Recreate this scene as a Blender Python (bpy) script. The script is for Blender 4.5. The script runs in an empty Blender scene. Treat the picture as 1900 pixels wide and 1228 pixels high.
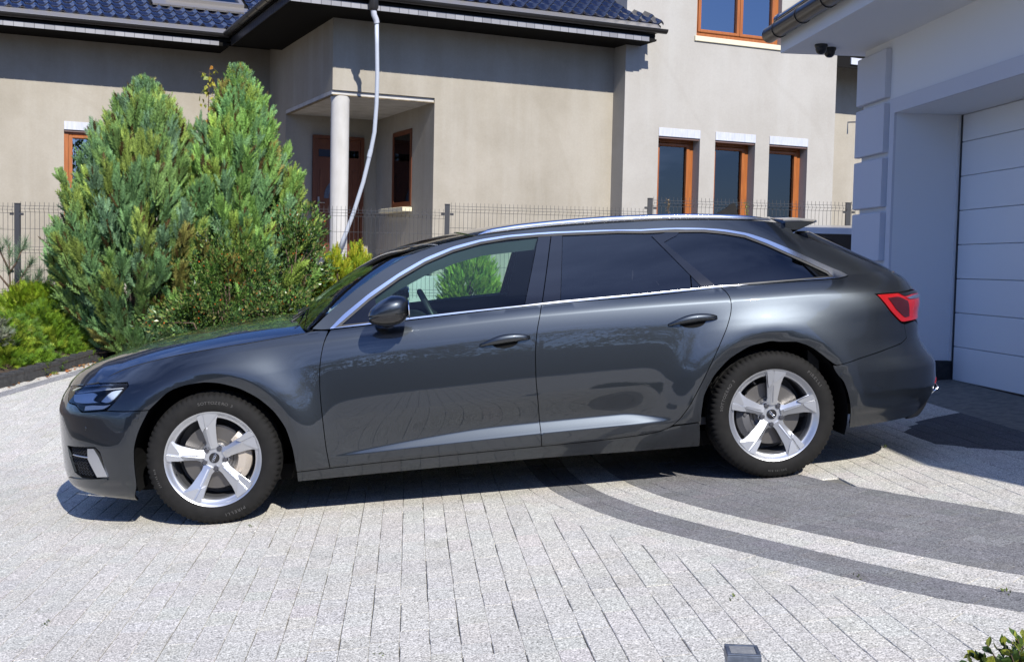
import bpy, math, random
import numpy as np
from mathutils import Vector, Matrix
from mathutils.geometry import delaunay_2d_cdt

random.seed(7); RNG = np.random.default_rng(7)
SC = bpy.context.scene
COL = SC.collection

# ------------------------------------------------------------------ camera, sky, sun, exposure
cam_d = bpy.data.cameras.new('camera'); cam = bpy.data.objects.new('camera', cam_d); COL.objects.link(cam)
CR = Vector((0.99610525, -0.0855203, 0.02146203)); CU = Vector((-0.01661092, 0.05703791, 0.99823382)); CF = Vector((0.0865934, 0.99470245, -0.05539519))
cam.matrix_world = Matrix(((CR.x, CU.x, -CF.x, 0), (CR.y, CU.y, -CF.y, 0), (CR.z, CU.z, -CF.z, 1.36), (0, 0, 0, 1)))
cam_d.sensor_width = 36; cam_d.lens = 36 * 2217 / 1900; cam_d.clip_start = .05; cam_d.clip_end = 2000
SC.camera = cam

SUN_EL = math.radians(38); SUN_AZ = math.radians(-73)          # azimuth from +X
SUN_DIR = Vector((math.cos(SUN_EL) * math.cos(SUN_AZ), math.cos(SUN_EL) * math.sin(SUN_AZ), math.sin(SUN_EL)))
w = bpy.data.worlds.new('World'); SC.world = w; w.use_nodes = True
nt = w.node_tree; nt.nodes.clear()
out = nt.nodes.new('ShaderNodeOutputWorld'); bg = nt.nodes.new('ShaderNodeBackground'); sky = nt.nodes.new('ShaderNodeTexSky')
sky.sky_type = 'NISHITA'; sky.sun_disc = False; sky.sun_elevation = SUN_EL; sky.sun_rotation = math.radians(90) - SUN_AZ
sky.altitude = 100; sky.air_density = 1.0; sky.dust_density = .5; sky.ozone_density = 3.5
bg.inputs['Strength'].default_value = .075
# thin broken cloud over the whole sky, denser towards the horizon
tc = nt.nodes.new('ShaderNodeTexCoord'); sep = nt.nodes.new('ShaderNodeSeparateXYZ'); nt.links.new(tc.outputs['Generated'], sep.inputs[0])
mz = nt.nodes.new('ShaderNodeMath'); mz.operation = 'ADD'; mz.inputs[1].default_value = .18; nt.links.new(sep.outputs['Z'], mz.inputs[0])
mm = nt.nodes.new('ShaderNodeMath'); mm.operation = 'MAXIMUM'; mm.inputs[1].default_value = .05; nt.links.new(mz.outputs[0], mm.inputs[0])
dx = nt.nodes.new('ShaderNodeMath'); dx.operation = 'DIVIDE'; nt.links.new(sep.outputs['X'], dx.inputs[0]); nt.links.new(mm.outputs[0], dx.inputs[1])
dy = nt.nodes.new('ShaderNodeMath'); dy.operation = 'DIVIDE'; nt.links.new(sep.outputs['Y'], dy.inputs[0]); nt.links.new(mm.outputs[0], dy.inputs[1])
cmb = nt.nodes.new('ShaderNodeCombineXYZ'); nt.links.new(dx.outputs[0], cmb.inputs[0]); nt.links.new(dy.outputs[0], cmb.inputs[1])
nz = nt.nodes.new('ShaderNodeTexNoise'); nz.noise_dimensions = '4D'; nz.inputs['W'].default_value = 7.5; nz.inputs['Scale'].default_value = 1.1; nz.inputs['Detail'].default_value = 7; nz.inputs['Roughness'].default_value = .58; nz.inputs['Distortion'].default_value = .4
nt.links.new(cmb.outputs[0], nz.inputs['Vector'])
cr = nt.nodes.new('ShaderNodeValToRGB'); cr.color_ramp.elements[0].position = .53; cr.color_ramp.elements[1].position = .73
cr.color_ramp.elements[1].color = (.9, .9, .9, 1)
nt.links.new(nz.outputs['Fac'], cr.inputs['Fac'])
mx = nt.nodes.new('ShaderNodeMix'); mx.data_type = 'RGBA'; nt.links.new(cr.outputs[0], mx.inputs[0]); nt.links.new(sky.outputs[0], mx.inputs[6]); 
cl = nt.nodes.new('ShaderNodeMix'); cl.data_type = 'RGBA'; cl.blend_type = 'ADD'; cl.inputs[0].default_value = 1; nt.links.new(sky.outputs[0], cl.inputs[6]); cl.inputs[7].default_value = (10., 9.7, 9.2, 1)
nt.links.new(cl.outputs[2], mx.inputs[7])
tn = nt.nodes.new('ShaderNodeMix'); tn.data_type = 'RGBA'; tn.blend_type = 'MULTIPLY'; tn.inputs[0].default_value = 1; nt.links.new(mx.outputs[2], tn.inputs[6]); tn.inputs[7].default_value = (.77, 1.0, 1.62, 1)
nt.links.new(tn.outputs[2], bg.inputs['Color']); nt.links.new(bg.outputs[0], out.inputs['Surface'])

sl = bpy.data.lights.new('sun', 'SUN'); sl.energy = 5.0; sl.angle = math.radians(.53); sl.color = (1, .96, .89)
so = bpy.data.objects.new('sun', sl); COL.objects.link(so); so.rotation_euler = (-SUN_DIR).to_track_quat('-Z', 'Y').to_euler(); so.location = (0, 0, 30)
SC.view_settings.view_transform = 'Standard'; SC.view_settings.look = 'None'; SC.view_settings.gamma = 1; SC.view_settings.exposure = .4
try: SC.view_settings.use_curve_mapping = False
except Exception: pass

# ------------------------------------------------------------------ helpers
def tag(o, label=None, cat=None, group=None, kind=None):
    if label: o['label'] = label
    if cat: o['category'] = cat
    if group: o['group'] = group
    if kind: o['kind'] = kind
    return o
def empty(name, loc=(0, 0, 0), label=None, cat=None, group=None, parent=None):
    o = bpy.data.objects.new(name, None); COL.objects.link(o); o.location = loc; o.empty_display_size = .2
    if parent: o.parent = parent
    return tag(o, label, cat, group)
def link(name, me, mat=None, parent=None):
    o = bpy.data.objects.new(name, me); COL.objects.link(o)
    if mat is not None and len(me.materials) == 0: me.materials.append(mat)
    if parent: o.parent = parent
    return o
def mesh(name, V, Fc, mat=None, parent=None, smooth=False, cols=None):
    me = bpy.data.meshes.new(name); me.from_pydata([tuple(map(float, v)) for v in V], [], [tuple(map(int, f)) for f in Fc]); me.update()
    if smooth: me.polygons.foreach_set('use_smooth', [True] * len(me.polygons))
    if cols is not None:
        ca = me.color_attributes.new('tint', 'FLOAT_COLOR', 'POINT'); c = np.ones((len(V), 4), np.float32); c[:, :3] = cols; ca.data.foreach_set('color', c.ravel())
    return link(name, me, mat, parent)
def fast_mesh(name, V, T, mat, parent=None, cols=None, smooth=False):
    """numpy verts (n,3), polygons (m,k) all the same size"""
    V = np.asarray(V, np.float32); T = np.asarray(T, np.int32); k = T.shape[1]
    me = bpy.data.meshes.new(name); me.vertices.add(len(V)); me.vertices.foreach_set('co', V.ravel())
    me.loops.add(T.size); me.loops.foreach_set('vertex_index', T.ravel())
    me.polygons.add(len(T)); me.polygons.foreach_set('loop_start', np.arange(0, T.size, k, dtype=np.int32))
    try: me.polygons.foreach_set('loop_total', np.full(len(T), k, np.int32))
    except Exception: pass
    me.update(calc_edges=True)
    me.polygons.foreach_set('use_smooth', np.full(len(T), bool(smooth)))
    if cols is not None:
        ca = me.color_attributes.new('tint', 'FLOAT_COLOR', 'POINT'); c = np.ones((len(V), 4), np.float32); c[:, :3] = cols; ca.data.foreach_set('color', c.ravel())
    return link(name, me, mat, parent)
class MB:
    """collects simple solids, builds ONE mesh object"""
    def __init__(s): s.v = []; s.f = []
    def add(s, V, Fc):
        b = len(s.v); s.v += [tuple(v) for v in V]; s.f += [tuple(i + b for i in f) for f in Fc]; return s
    def box(s, lo, hi, fr=None, bev=0):
        (x0, y0, z0), (x1, y1, z1) = lo, hi
        x0, x1 = min(x0, x1), max(x0, x1); y0, y1 = min(y0, y1), max(y0, y1); z0, z1 = min(z0, z1), max(z0, z1)
        if bev:
            b = min(bev, (x1 - x0) * .45, (y1 - y0) * .45, (z1 - z0) * .45); V = []; 
            for (zz, i) in ((z0, b), (z0 + b, 0), (z1 - b, 0), (z1, b)):
                V += [(x0 + i, y0 + i, zz), (x1 - i, y0 + i, zz), (x1 - i, y1 - i, zz), (x0 + i, y1 - i, zz)]
            Fc = [(3, 2, 1, 0), (12, 13, 14, 15)]
            for r in range(3):
                for k in range(4): a = r * 4 + k; c = r * 4 + (k + 1) % 4; Fc.append((a, c, c + 4, a + 4))
        else:
            V = [(x0, y0, z0), (x1, y0, z0), (x1, y1, z0), (x0, y1, z0), (x0, y0, z1), (x1, y0, z1), (x1, y1, z1), (x0, y1, z1)]
            Fc = [(3, 2, 1, 0), (4, 5, 6, 7), (0, 1, 5, 4), (1, 2, 6, 5), (2, 3, 7, 6), (3, 0, 4, 7)]
        if fr: V = [fr(v) for v in V]
        return s.add(V, Fc)
    def tube(s, P, r, n=8, cap=True):
        P = [Vector(p) for p in P]; R = r if isinstance(r, (list, tuple)) else [r] * len(P)
        V = []; Fc = []; prev = None
        for i, p in enumerate(P):
            d = (P[min(i + 1, len(P) - 1)] - P[max(i - 1, 0)]).normalized()
            if prev is None: a = d.orthogonal().normalized()
            else:
                a = prev - d * prev.dot(d); a = a.normalized() if a.length > 1e-6 else d.orthogonal().normalized()
            prev = a; b = d.cross(a)
            for k in range(n): t = 2 * math.pi * k / n; V.append(p + (a * math.cos(t) + b * math.sin(t)) * R[i])
        for i in range(len(P) - 1):
            for k in range(n): Fc.append((i * n + k, i * n + (k + 1) % n, (i + 1) * n + (k + 1) % n, (i + 1) * n + k))
        if cap: Fc.append(tuple(range(n - 1, -1, -1))); Fc.append(tuple((len(P) - 1) * n + k for k in range(n)))
        return s.add(V, Fc)
    def prism(s, poly, d, fr=None):
        """poly = list of 3d points (planar), extruded by vector d"""
        n = len(poly); V = [Vector(p) for p in poly] + [Vector(p) + Vector(d) for p in poly]
        Fc = [tuple(range(n)), tuple(range(2 * n - 1, n - 1, -1))] + [(i, i + n, (i + 1) % n + n, (i + 1) % n) for i in range(n)]
        if fr: V = [fr(v) for v in V]
        return s.add(V, Fc)
    def lathe(s, prof, n=48, axis='y', close=False):
        V = []; Fc = []; m = len(prof)
        for k in range(n):
            t = 2 * math.pi * k / n; c, sn = math.cos(t), math.sin(t)
            for (r, a) in prof: V.append((r * c, a, r * sn) if axis == 'y' else (r * c, r * sn, a))
        for k in range(n):
            k2 = (k + 1) % n
            for i in range(m - 1): Fc.append((k * m + i, k * m + i + 1, k2 * m + i + 1, k2 * m + i))
        return s.add(V, Fc)
    def build(s, name, mat, parent=None, smooth=False, fix=True, auto=None):
        o = mesh(name, s.v, s.f, mat, parent, smooth or auto is not None)
        if fix:
            import bmesh
            bm = bmesh.new(); bm.from_mesh(o.data); bmesh.ops.recalc_face_normals(bm, faces=bm.faces); bm.to_mesh(o.data); bm.free()
        if auto is not None: o.data.set_sharp_from_angle(angle=math.radians(auto))
        return o

# ------------------------------------------------------------------ materials
def mat(name, col=(.5, .5, .5), rough=.6, metal=0., spec=.5, **kw):
    m = bpy.data.materials.new(name); m.use_nodes = True; b = m.node_tree.nodes['Principled BSDF']
    b.inputs['Base Color'].default_value = (*col, 1); b.inputs['Roughness'].default_value = rough; b.inputs['Metallic'].default_value = metal
    b.inputs['Specular IOR Level'].default_value = spec
    for k, v in kw.items(): b.inputs[k.replace('_', ' ')].default_value = v
    return m
class NT:
    def __init__(s, m): s.t = m.node_tree; s.b = s.t.nodes['Principled BSDF']
    def n(s, ty, **kw):
        n = s.t.nodes.new('ShaderNode' + ty)
        for k, v in kw.items():
            if k in n.inputs: n.inputs[k].default_value = v
            elif k.startswith('i') and k[1:].isdigit(): n.inputs[int(k[1:])].default_value = v
            else: setattr(n, k, v)
        return n
    def l(s, a, b): s.t.links.new(a, b)
    def noise(s, scale, detail=4, rough=.55, vec=None, dist=0.):
        n = s.n('TexNoise'); n.inputs['Scale'].default_value = scale; n.inputs['Detail'].default_value = detail; n.inputs['Roughness'].default_value = rough; n.inputs['Distortion'].default_value = dist
        if vec is None: vec = s.pos()
        s.l(vec, n.inputs['Vector']); return n.outputs['Fac']
    def pos(s, sc=None):
        if not hasattr(s, '_p'): s._p = s.n('NewGeometry').outputs['Position']
        if sc is None: return s._p
        m = s.n('Vector' + 'Math', operation='MULTIPLY'); s.l(s._p, m.inputs[0]); m.inputs[1].default_value = sc; return m.outputs[0]
    def ramp(s, fac, pts):
        r = s.n('ValToRGB'); e = r.color_ramp.elements
        while len(e) < len(pts): e.new(.5)
        for el, (p, c) in zip(e, pts): el.position = p; el.color = (*c, 1) if isinstance(c, tuple) else (c, c, c, 1)
        s.l(fac, r.inputs['Fac']); return r.outputs['Color']
    def mix(s, a, b, fac, mode='MIX'):
        m = s.n('Mix', data_type='RGBA', blend_type=mode)
        for v, i in ((fac, 0), (a, 6), (b, 7)):
            if hasattr(v, 'links') or hasattr(v, 'is_linked'): s.l(v, m.inputs[i])
            else: m.inputs[i].default_value = (*v, 1) if isinstance(v, tuple) else v
        return m.outputs[2]
    def attr(s, name='tint'): return s.n('Attribute', attribute_name=name).outputs['Color']
    def rnd(s): return s.n('ObjectInfo').outputs['Random']
    def bump(s, h, strength=.3, dist=.01):
        b = s.n('Bump'); b.inputs['Strength'].default_value = strength; b.inputs['Distance'].default_value = dist; s.l(h, b.inputs['Height']); s.l(b.outputs[0], s.b.inputs['Normal'])
    def col(s, c): s.l(c, s.b.inputs['Base Color'])
    def rough(s, c): s.l(c, s.b.inputs['Roughness'])

def m_foliage(name, rough=.55, trans=.25):
    m = mat(name, rough=rough, spec=.35); t = NT(m); a = t.attr()
    n = t.noise(60, 2); c = t.mix(a, t.ramp(n, [(.3, .55), (.7, 1.35)]), 1., 'MULTIPLY'); t.col(c)
    tr = t.n('BsdfTranslucent'); t.l(c, tr.inputs[0]); ms = t.n('MixShader'); ms.inputs[0].default_value = trans
    t.l(t.b.outputs[0], ms.inputs[1]); t.l(tr.outputs[0], ms.inputs[2]); t.l(ms.outputs[0], t.t.nodes['Material Output'].inputs[0]); return m
M = {}
M['foliage'] = m_foliage('foliage'); M['glossleaf'] = m_foliage('glossy_leaf', .3, .15)
def m_stucco(name, base, dark, light, streak=.5):
    m = mat(name, rough=.92, spec=.15); t = NT(m)
    big = t.noise(.8, 6, .68); st = t.noise(1.0, 4, .6, t.pos((2.6, 2.6, .22))); fine = t.noise(35, 3)
    c = t.mix(t.mix(base, dark, t.ramp(big, [(.38, 0.), (.70, streak * 1.7)])), light, t.ramp(st, [(.45, 0.), (.75, .45)]))
    cb = t.n('TexWave', wave_type='BANDS', bands_direction='DIAGONAL'); cb.inputs['Scale'].default_value = .16; cb.inputs['Distortion'].default_value = 9; cb.inputs['Detail'].default_value = 3; cb.inputs['Detail Scale'].default_value = .7
    t.l(t.pos(), cb.inputs['Vector']); c = t.mix(c, dark, t.ramp(cb.outputs['Fac'], [(0., .16), (.008, 0.)]))
    c = t.mix(c, t.ramp(fine, [(.2, .95), (.8, 1.04)]), 1., 'MULTIPLY'); t.col(c); t.bump(t.noise(150, 3), .12, .003); return m
M['stucco'] = m_stucco('grey_render', (.350, .318, .262), (.275, .247, .196), (.41, .385, .335))
M['stucco_cool'] = m_stucco('pale_render', (.385, .365, .328), (.31, .288, .25), (.43, .42, .39), .35)
M['whitewall'] = mat('white_fine_render', (.78, .78, .78), .9, spec=.15); t = NT(M['whitewall']); t.bump(t.noise(260, 2), .35, .003); t.col(t.ramp(t.noise(300, 2), [(.3, .72), (.7, .84)]))
M['blockwall'] = mat('grey_quoin_render', (.52, .52, .55), .9, spec=.15); t = NT(M['blockwall']); t.bump(t.noise(260, 2), .35, .003); t.col(t.ramp(t.noise(300, 2), [(.3, (.58, .58, .61)), (.7, (.68, .68, .71))]))
M['whitedoor'] = mat('white_coated_steel', (.80, .80, .80), .42); t = NT(M['whitedoor']); t.bump(t.noise(1.0, 3, .5, t.pos((40, 40, 400))), .08, .002)
M['tile'] = mat('glazed_roof_tile', (.008, .009, .02), .10, spec=1., Coat_Weight=1., Coat_IOR=1.7, Coat_Roughness=.04); t = NT(M['tile']); t.col(t.mix((.006, .007, .016), (.012, .014, .03), t.rnd())); t.bump(t.noise(30, 2), .05, .004)
M['blackmetal'] = mat('dark_coated_metal', (.018, .018, .02), .35)
M['gutter'] = mat('dark_gutter_metal', (.02, .019, .019), .28)
M['greyboard'] = mat('grey_eave_board', (.20, .20, .215), .5); t = NT(M['greyboard']); t.col(t.mix((.17, .17, .185), (.24, .24, .255), t.rnd()))
M['fasciametal'] = mat('eave_flashing', (.35, .33, .31), .3, .6)
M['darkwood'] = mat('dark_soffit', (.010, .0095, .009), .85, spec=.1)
def m_wood(name, a, b):
    m = mat(name, rough=.42, spec=.4); t = NT(m); n = t.noise(6, 5, .6, t.pos((6, 6, .5)), .6); t.col(t.ramp(n, [(.3, a), (.7, b)])); return m
M['oak'] = m_wood('golden_oak_frame', (.25, .075, .018), (.36, .12, .03)); M['doorwood'] = m_wood('red_brown_door', (.10, .028, .010), (.14, .042, .014))
M['concrete'] = mat('raw_concrete', (.42, .41, .38), .9, spec=.2); t = NT(M['concrete']); t.col(t.ramp(t.noise(4, 6, .6, t.pos((1, 1, .4))), [(.3, (.40, .385, .35)), (.7, (.54, .525, .50))])); t.bump(t.noise(60, 4), .25, .005)
M['formwood'] = mat('raw_timber_edge', (.22, .16, .085), .85); t = NT(M['formwood']); t.col(t.ramp(t.noise(9, 5), [(.3, (.09, .075, .055)), (.7, (.26, .20, .115))]))
M['foam'] = mat('cut_foam_strip', (.62, .56, .40), .8)
M['whitebox'] = mat('shutter_box', (.46, .48, .53), .5); t = NT(M['whitebox']); t.col(t.ramp(t.noise(5, 4, .6, t.pos((6, 6, 1))), [(.3, (.40, .42, .47)), (.7, (.52, .53, .57))]))
M['brownslat'] = mat('brown_slat', (.16, .10, .085), .5)
M['pvcpipe'] = mat('grey_plastic_pipe', (.42, .45, .50), .4)
def m_pane(name, tint, ior=1.5, rough=0.):
    m = bpy.data.materials.new(name); m.use_nodes = True; t = m.node_tree; t.nodes.clear(); o = t.nodes.new('ShaderNodeOutputMaterial')
    tr = t.nodes.new('ShaderNodeBsdfTransparent'); tr.inputs[0].default_value = (*tint, 1); g = t.nodes.new('ShaderNodeBsdfGlossy'); g.inputs['Roughness'].default_value = rough
    f = t.nodes.new('ShaderNodeFresnel'); f.inputs['IOR'].default_value = ior; ms = t.nodes.new('ShaderNodeMixShader')
    t.links.new(f.outputs[0], ms.inputs[0]); t.links.new(tr.outputs[0], ms.inputs[1]); t.links.new(g.outputs[0], ms.inputs[2]); t.links.new(ms.outputs[0], o.inputs[0]); return m
M['pane'] = m_pane('coated_window_pane', (.25, .28, .30), 4.2); M['roompane'] = m_pane('dark_window_pane', (.25, .28, .28), 1.9)
M['carglass'] = m_pane('green_tinted_glass', (.66, .86, .80), 1.5); M['darkglass'] = m_pane('privacy_glass', (.04, .045, .05), 1.8); M['lens'] = m_pane('clear_lamp_cover', (.93, .95, .97), 1.45)
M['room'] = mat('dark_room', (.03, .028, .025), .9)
M['fence'] = mat('anthracite_fence_steel', (.035, .036, .04), .45)
def m_paver():
    m = mat('granite_paver', rough=.85, spec=.25); t = NT(m); a = t.attr()
    fine = t.noise(150, 2, .75); mid = t.noise(60, 2, .6); big = t.noise(1.1, 4, .6); dirt = t.noise(4.5, 5, .65)
    sp = t.ramp(fine, [(.33, .24), (.43, .76), (.52, 1.05), (.64, 1.5)]); sp2 = t.ramp(mid, [(.3, .80), (.7, 1.18)])
    c = t.mix(t.mix(a, sp, 1., 'MULTIPLY'), sp2, 1., 'MULTIPLY'); c = t.mix(c, t.ramp(big, [(.3, .93), (.7, 1.05)]), 1., 'MULTIPLY')
    c = t.mix(c, t.mix(c, (.86, .84, .78), 1., 'MULTIPLY'), t.ramp(dirt, [(.55, 0.), (.75, .8)]))
    t.col(c); t.bump(fine, .25, .003); return m
M['paver'] = m_paver()
M['joint'] = mat('sandy_joint', (.10, .095, .08), .95); t = NT(M['joint']); t.col(t.ramp(t.noise(14, 4), [(.35, (.12, .115, .10)), (.62, (.19, .18, .155)), (.75, (.10, .105, .05))]))
M['kerb'] = mat('black_kerb_concrete', (.03, .03, .031), .85); t = NT(M['kerb']); t.col(t.ramp(t.noise(30, 4), [(.3, (.022, .022, .023)), (.75, (.048, .048, .048))])); t.bump(t.noise(90, 3), .3, .004)
M['soil'] = mat('bark_soil', (.06, .04, .026), .95); t = NT(M['soil']); t.col(t.ramp(t.noise(22, 5), [(.3, (.03, .022, .015)), (.7, (.10, .065, .04))])); t.bump(t.noise(40, 4), .8, .03)
M['lawn'] = mat('lawn_ground', (.05, .075, .025), .95); t = NT(M['lawn']); t.col(t.ramp(t.noise(3, 6), [(.3, (.035, .055, .018)), (.7, (.075, .095, .035))]))
M['bark'] = mat('tree_bark', (.09, .06, .04), .9)
M['steelblue'] = mat('weathered_steel', (.10, .12, .16), .42, .5); t = NT(M['steelblue']); t.col(t.ramp(t.noise(40, 5), [(.3, (.06, .075, .10)), (.7, (.13, .15, .19))]))
M['frost'] = mat('dusty_lamp_glass', (.36, .36, .36), .22); t = NT(M['frost']); t.col(t.ramp(t.noise(70, 5), [(.35, (.17, .175, .18)), (.62, (.23, .23, .225)), (.74, (.40, .38, .34))]))
M['whitepaint'] = mat('white_car_paint', (.72, .73, .75), .3, Coat_Weight=.8)
M['hedgecore'] = mat('hedge_shadow_core', (.015, .022, .010), .95)
M['forecourt'] = mat('pale_paved_forecourt', (.45, .445, .435), .85, spec=.25); t = NT(M['forecourt']); bk = t.n('TexBrick', offset=.5); bk.inputs['Scale'].default_value = 1; bk.inputs['Brick Width'].default_value = .16; bk.inputs['Row Height'].default_value = .1035; bk.inputs['Mortar Size'].default_value = .004
bk.inputs['Color1'].default_value = (.43, .42, .39, 1); bk.inputs['Color2'].default_value = (.40, .39, .365, 1); bk.inputs['Mortar'].default_value = (.10, .095, .08, 1); mp_ = t.n('Mapping'); mp_.inputs['Rotation'].default_value = (0, 0, math.pi / 2); t.l(t.pos(), mp_.inputs['Vector']); t.l(mp_.outputs[0], bk.inputs['Vector']); t.col(bk.outputs['Color'])
# ------------------------------------------------------------------ ground
def sst(a, b, x):
    t = np.clip((np.asarray(x, float) - a) / (b - a), 0, 1); return t * t * (3 - 2 * t)
def paving_z(X, Y):
    X = np.asarray(X, float); Y = np.asarray(Y, float)
    Xs = np.where(X > 5, 5 + (X - 5) * .1, np.where(X < -8, -8 + (X + 8) * .2, X)); Ys = np.clip(Y, -30, 40)
    z = .01116 + .08802 * (Xs + .9615) + .012 * (Ys - 7.0627)
    up = np.clip(Y - 8.3, 0, 4.6); up = np.where(up < .6, up * up / 1.2, up - .3)
    return z + .090 * up * (1 - sst(-1.2, 1.0, X))
def bed_edge(X):                                        # where paving ends and planting begins
    X = np.asarray(X, float)
    return np.where(X < -3.2, 11.62 + (X + 3.84) * 1.98, np.where(X < 2.2, 12.9, 16.5))
def bed_z(X, Y):
    X = np.asarray(X, float); Y = np.asarray(Y, float); e = bed_edge(X); zk = paving_z(X, e) + .11
    fy = 14.05 + .075 * (X + 2); fz = np.maximum(.56 + .045 * (X + 4.4), zk)
    a = sst(0, 1, np.clip((Y - e) / np.maximum(fy - e, .4), 0, 1)); z1 = zk + (fz - zk) * a
    b = sst(0, 1, np.clip((Y - fy) / 2.2, 0, 1)); return z1 + (.72 - fz) * b * (Y > fy)
# one sheet to the horizon (the joint bed under the pavers)
gx = np.unique(np.concatenate([np.linspace(-400, -12, 8), np.linspace(-12, 12, 61), np.linspace(12, 400, 8)])); gy = np.unique(np.concatenate([np.linspace(-400, -14, 8), np.linspace(-14, 20, 86), np.linspace(20, 500, 8)]))
GX, GY = np.meshgrid(gx, gy); V = np.stack([GX, GY, paving_z(GX, GY) - .009], -1).reshape(-1, 3); nx = len(gx)
F = [(j * nx + i, j * nx + i + 1, (j + 1) * nx + i + 1, (j + 1) * nx + i) for j in range(len(gy) - 1) for i in range(nx - 1)]
ground = mesh('driveway', V, F, M['joint'], smooth=True); tag(ground, kind='structure')

A_EDGE = [(.20, 12.4), (.45, 10.5), (.62, 8.8), (.70, 7.6), (.72, 7.3), (.73, 6.9), (.75, 6.52), (.80, 6.22), (.87, 5.95), (.94, 5.73), (1.03, 5.51), (1.12, 5.31), (1.21, 5.14), (1.31, 4.97), (1.40, 4.80), (1.50, 4.62), (1.58, 4.47), (1.66, 4.33), (1.74, 4.20), (1.83, 4.05), (1.93, 3.91), (2.07, 3.77), (2.30, 3.55), (2.6, 3.3), (3.1, 2.95)]
def smooth_curve(P, n=320, it=40):
    P = np.array(P, float); s = np.r_[0, np.cumsum(np.hypot(*np.diff(P, axis=0).T))]; u = np.linspace(0, s[-1], n)
    Q = np.stack([np.interp(u, s, P[:, 0]), np.interp(u, s, P[:, 1])], -1)
    for _ in range(it): Q[1:-1] = .5 * Q[1:-1] + .25 * (Q[:-2] + Q[2:])
    return Q
A_CURVE = smooth_curve(A_EDGE)
def offset_curve(Cv, d):
    T = np.gradient(Cv, axis=0); T /= np.hypot(T[:, 0], T[:, 1])[:, None]; Nn = np.stack([-T[:, 1], T[:, 0]], -1)
    return Cv + Nn * d
LIGHT = (.495, .472, .418); DARK = (.19, .186, .184); DARK_SHADED = (.085, .085, .088)  # third tone: dark garage-side pavers with the shade put into the colour
pav_polys = []                                         # (corner list (4,2), colour)
def add_paver(q, col, rowdir=True): pav_polys.append((np.array(q, float), col, rowdir))
ROW = .1035; GAP = .0017; CJ = .0012
# band rows parallel to the curve: two pale border rows, two dark, two pale, eight dark
OUT = offset_curve(A_CURVE, -2 * ROW); INN = offset_curve(A_CURVE, 12 * ROW)
for r in range(-2, 12):
    col = LIGHT if r < 0 or r in (2, 3) else DARK
    C0 = offset_curve(A_CURVE, r * ROW + GAP / 2); C1 = offset_curve(A_CURVE, (r + 1) * ROW - GAP / 2)
    L = np.r_[0, np.cumsum(np.hypot(*np.diff(C0, axis=0).T))]; s = RNG.uniform(0, .1)
    fn = lambda Cv, u: np.array([np.interp(u, L, Cv[:, 0]), np.interp(u, L, Cv[:, 1])])
    while s < L[-1] - .2:
        l = RNG.choice([.105, .105, .14, .18]); a, b = s + .0012, s + l - .0012
        add_paver([fn(C0, a), fn(C0, b), fn(C1, b), fn(C1, a)], col, False); s += l
def in_dark_patch(x, y):
    if x > 3.86: return True
    e = ((x - 4.25) / 1.2) ** 2 + ((y - 6.95) / .86) ** 2
    return e < 1
# straight rows running away from the lens, cut against the curved border
def y_on(Cv, x):
    i = np.where((Cv[:-1, 0] - x) * (Cv[1:, 0] - x) <= 0)[0]
    if len(i) == 0: return None
    i = i[0]; t = (x - Cv[i, 0]) / (Cv[i + 1, 0] - Cv[i, 0] + 1e-9); return Cv[i, 1] + t * (Cv[i + 1, 1] - Cv[i, 1])
xs = np.arange(-5.6, 4.42, ROW)
for x0 in xs:
    x1 = x0 + ROW; a, b = x0 + GAP / 2, x1 - GAP / 2; xm = (a + b) / 2
    ylo = 2.2; yhi = 13.2
    def lay(ya, yb, ca=None, cb=None):
        s = ya - RNG.uniform(0, .12)
        while s < yb:
            l = RNG.choice([.12, .16, .16, .21]); gc = CJ if RNG.random() < .88 else .003; p, q = max(s + gc / 2, ya), min(s + l - gc / 2, yb)
            if q - p > .02:
                pa = [p, p]; qb = [q, q]
                if ca is not None and p <= ya + 1e-6: pa = [ca[0], ca[1]]
                if cb is not None and q >= yb - 1e-6: qb = [cb[0], cb[1]]
                if min(qb) - max(pa) > .005:
                    dk = lambda x, y: xm > 1.2 and in_dark_patch(x, y)
                    s0_, s1_ = dk(xm, p), dk(xm, q)
                    if s0_ != s1_ and xm < 3.84:
                        def cut(x):
                            lo, hi = p, q
                            for _ in range(14):
                                m_ = (lo + hi) / 2
                                if dk(x, m_) == s0_: lo = m_
                                else: hi = m_
                            return min(max(lo, p + .006), q - .006)
                        ca_, cb_ = cut(a), cut(b)
                        add_paver([(a, pa[0]), (b, pa[1]), (b, cb_ - .0006), (a, ca_ - .0006)], DARK_SHADED if s0_ else LIGHT); add_paver([(a, ca_ + .0006), (b, cb_ + .0006), (b, qb[1]), (a, qb[0])], DARK_SHADED if s1_ else LIGHT)
                    else: add_paver([(a, pa[0]), (b, pa[1]), (b, qb[1]), (a, qb[0])], DARK_SHADED if dk(xm, (p + q) / 2) else LIGHT)
            s += l
    o0, o1 = y_on(OUT, a), y_on(OUT, b); i0, i1 = y_on(INN, a), y_on(INN, b)
    if not (o0 and o1) and xm < 1.5:
        ye = float(bed_edge(xm)) - .02; lay(ylo, min(ye, yhi))
        continue
    if o0 and o1: lay(ylo, min(o0, o1) - GAP, None, (o0 - GAP, o1 - GAP))
    if i0 and i1: lay(max(i0, i1) + GAP, 12.6, (i0 + GAP, i1 + GAP), None)
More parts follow.
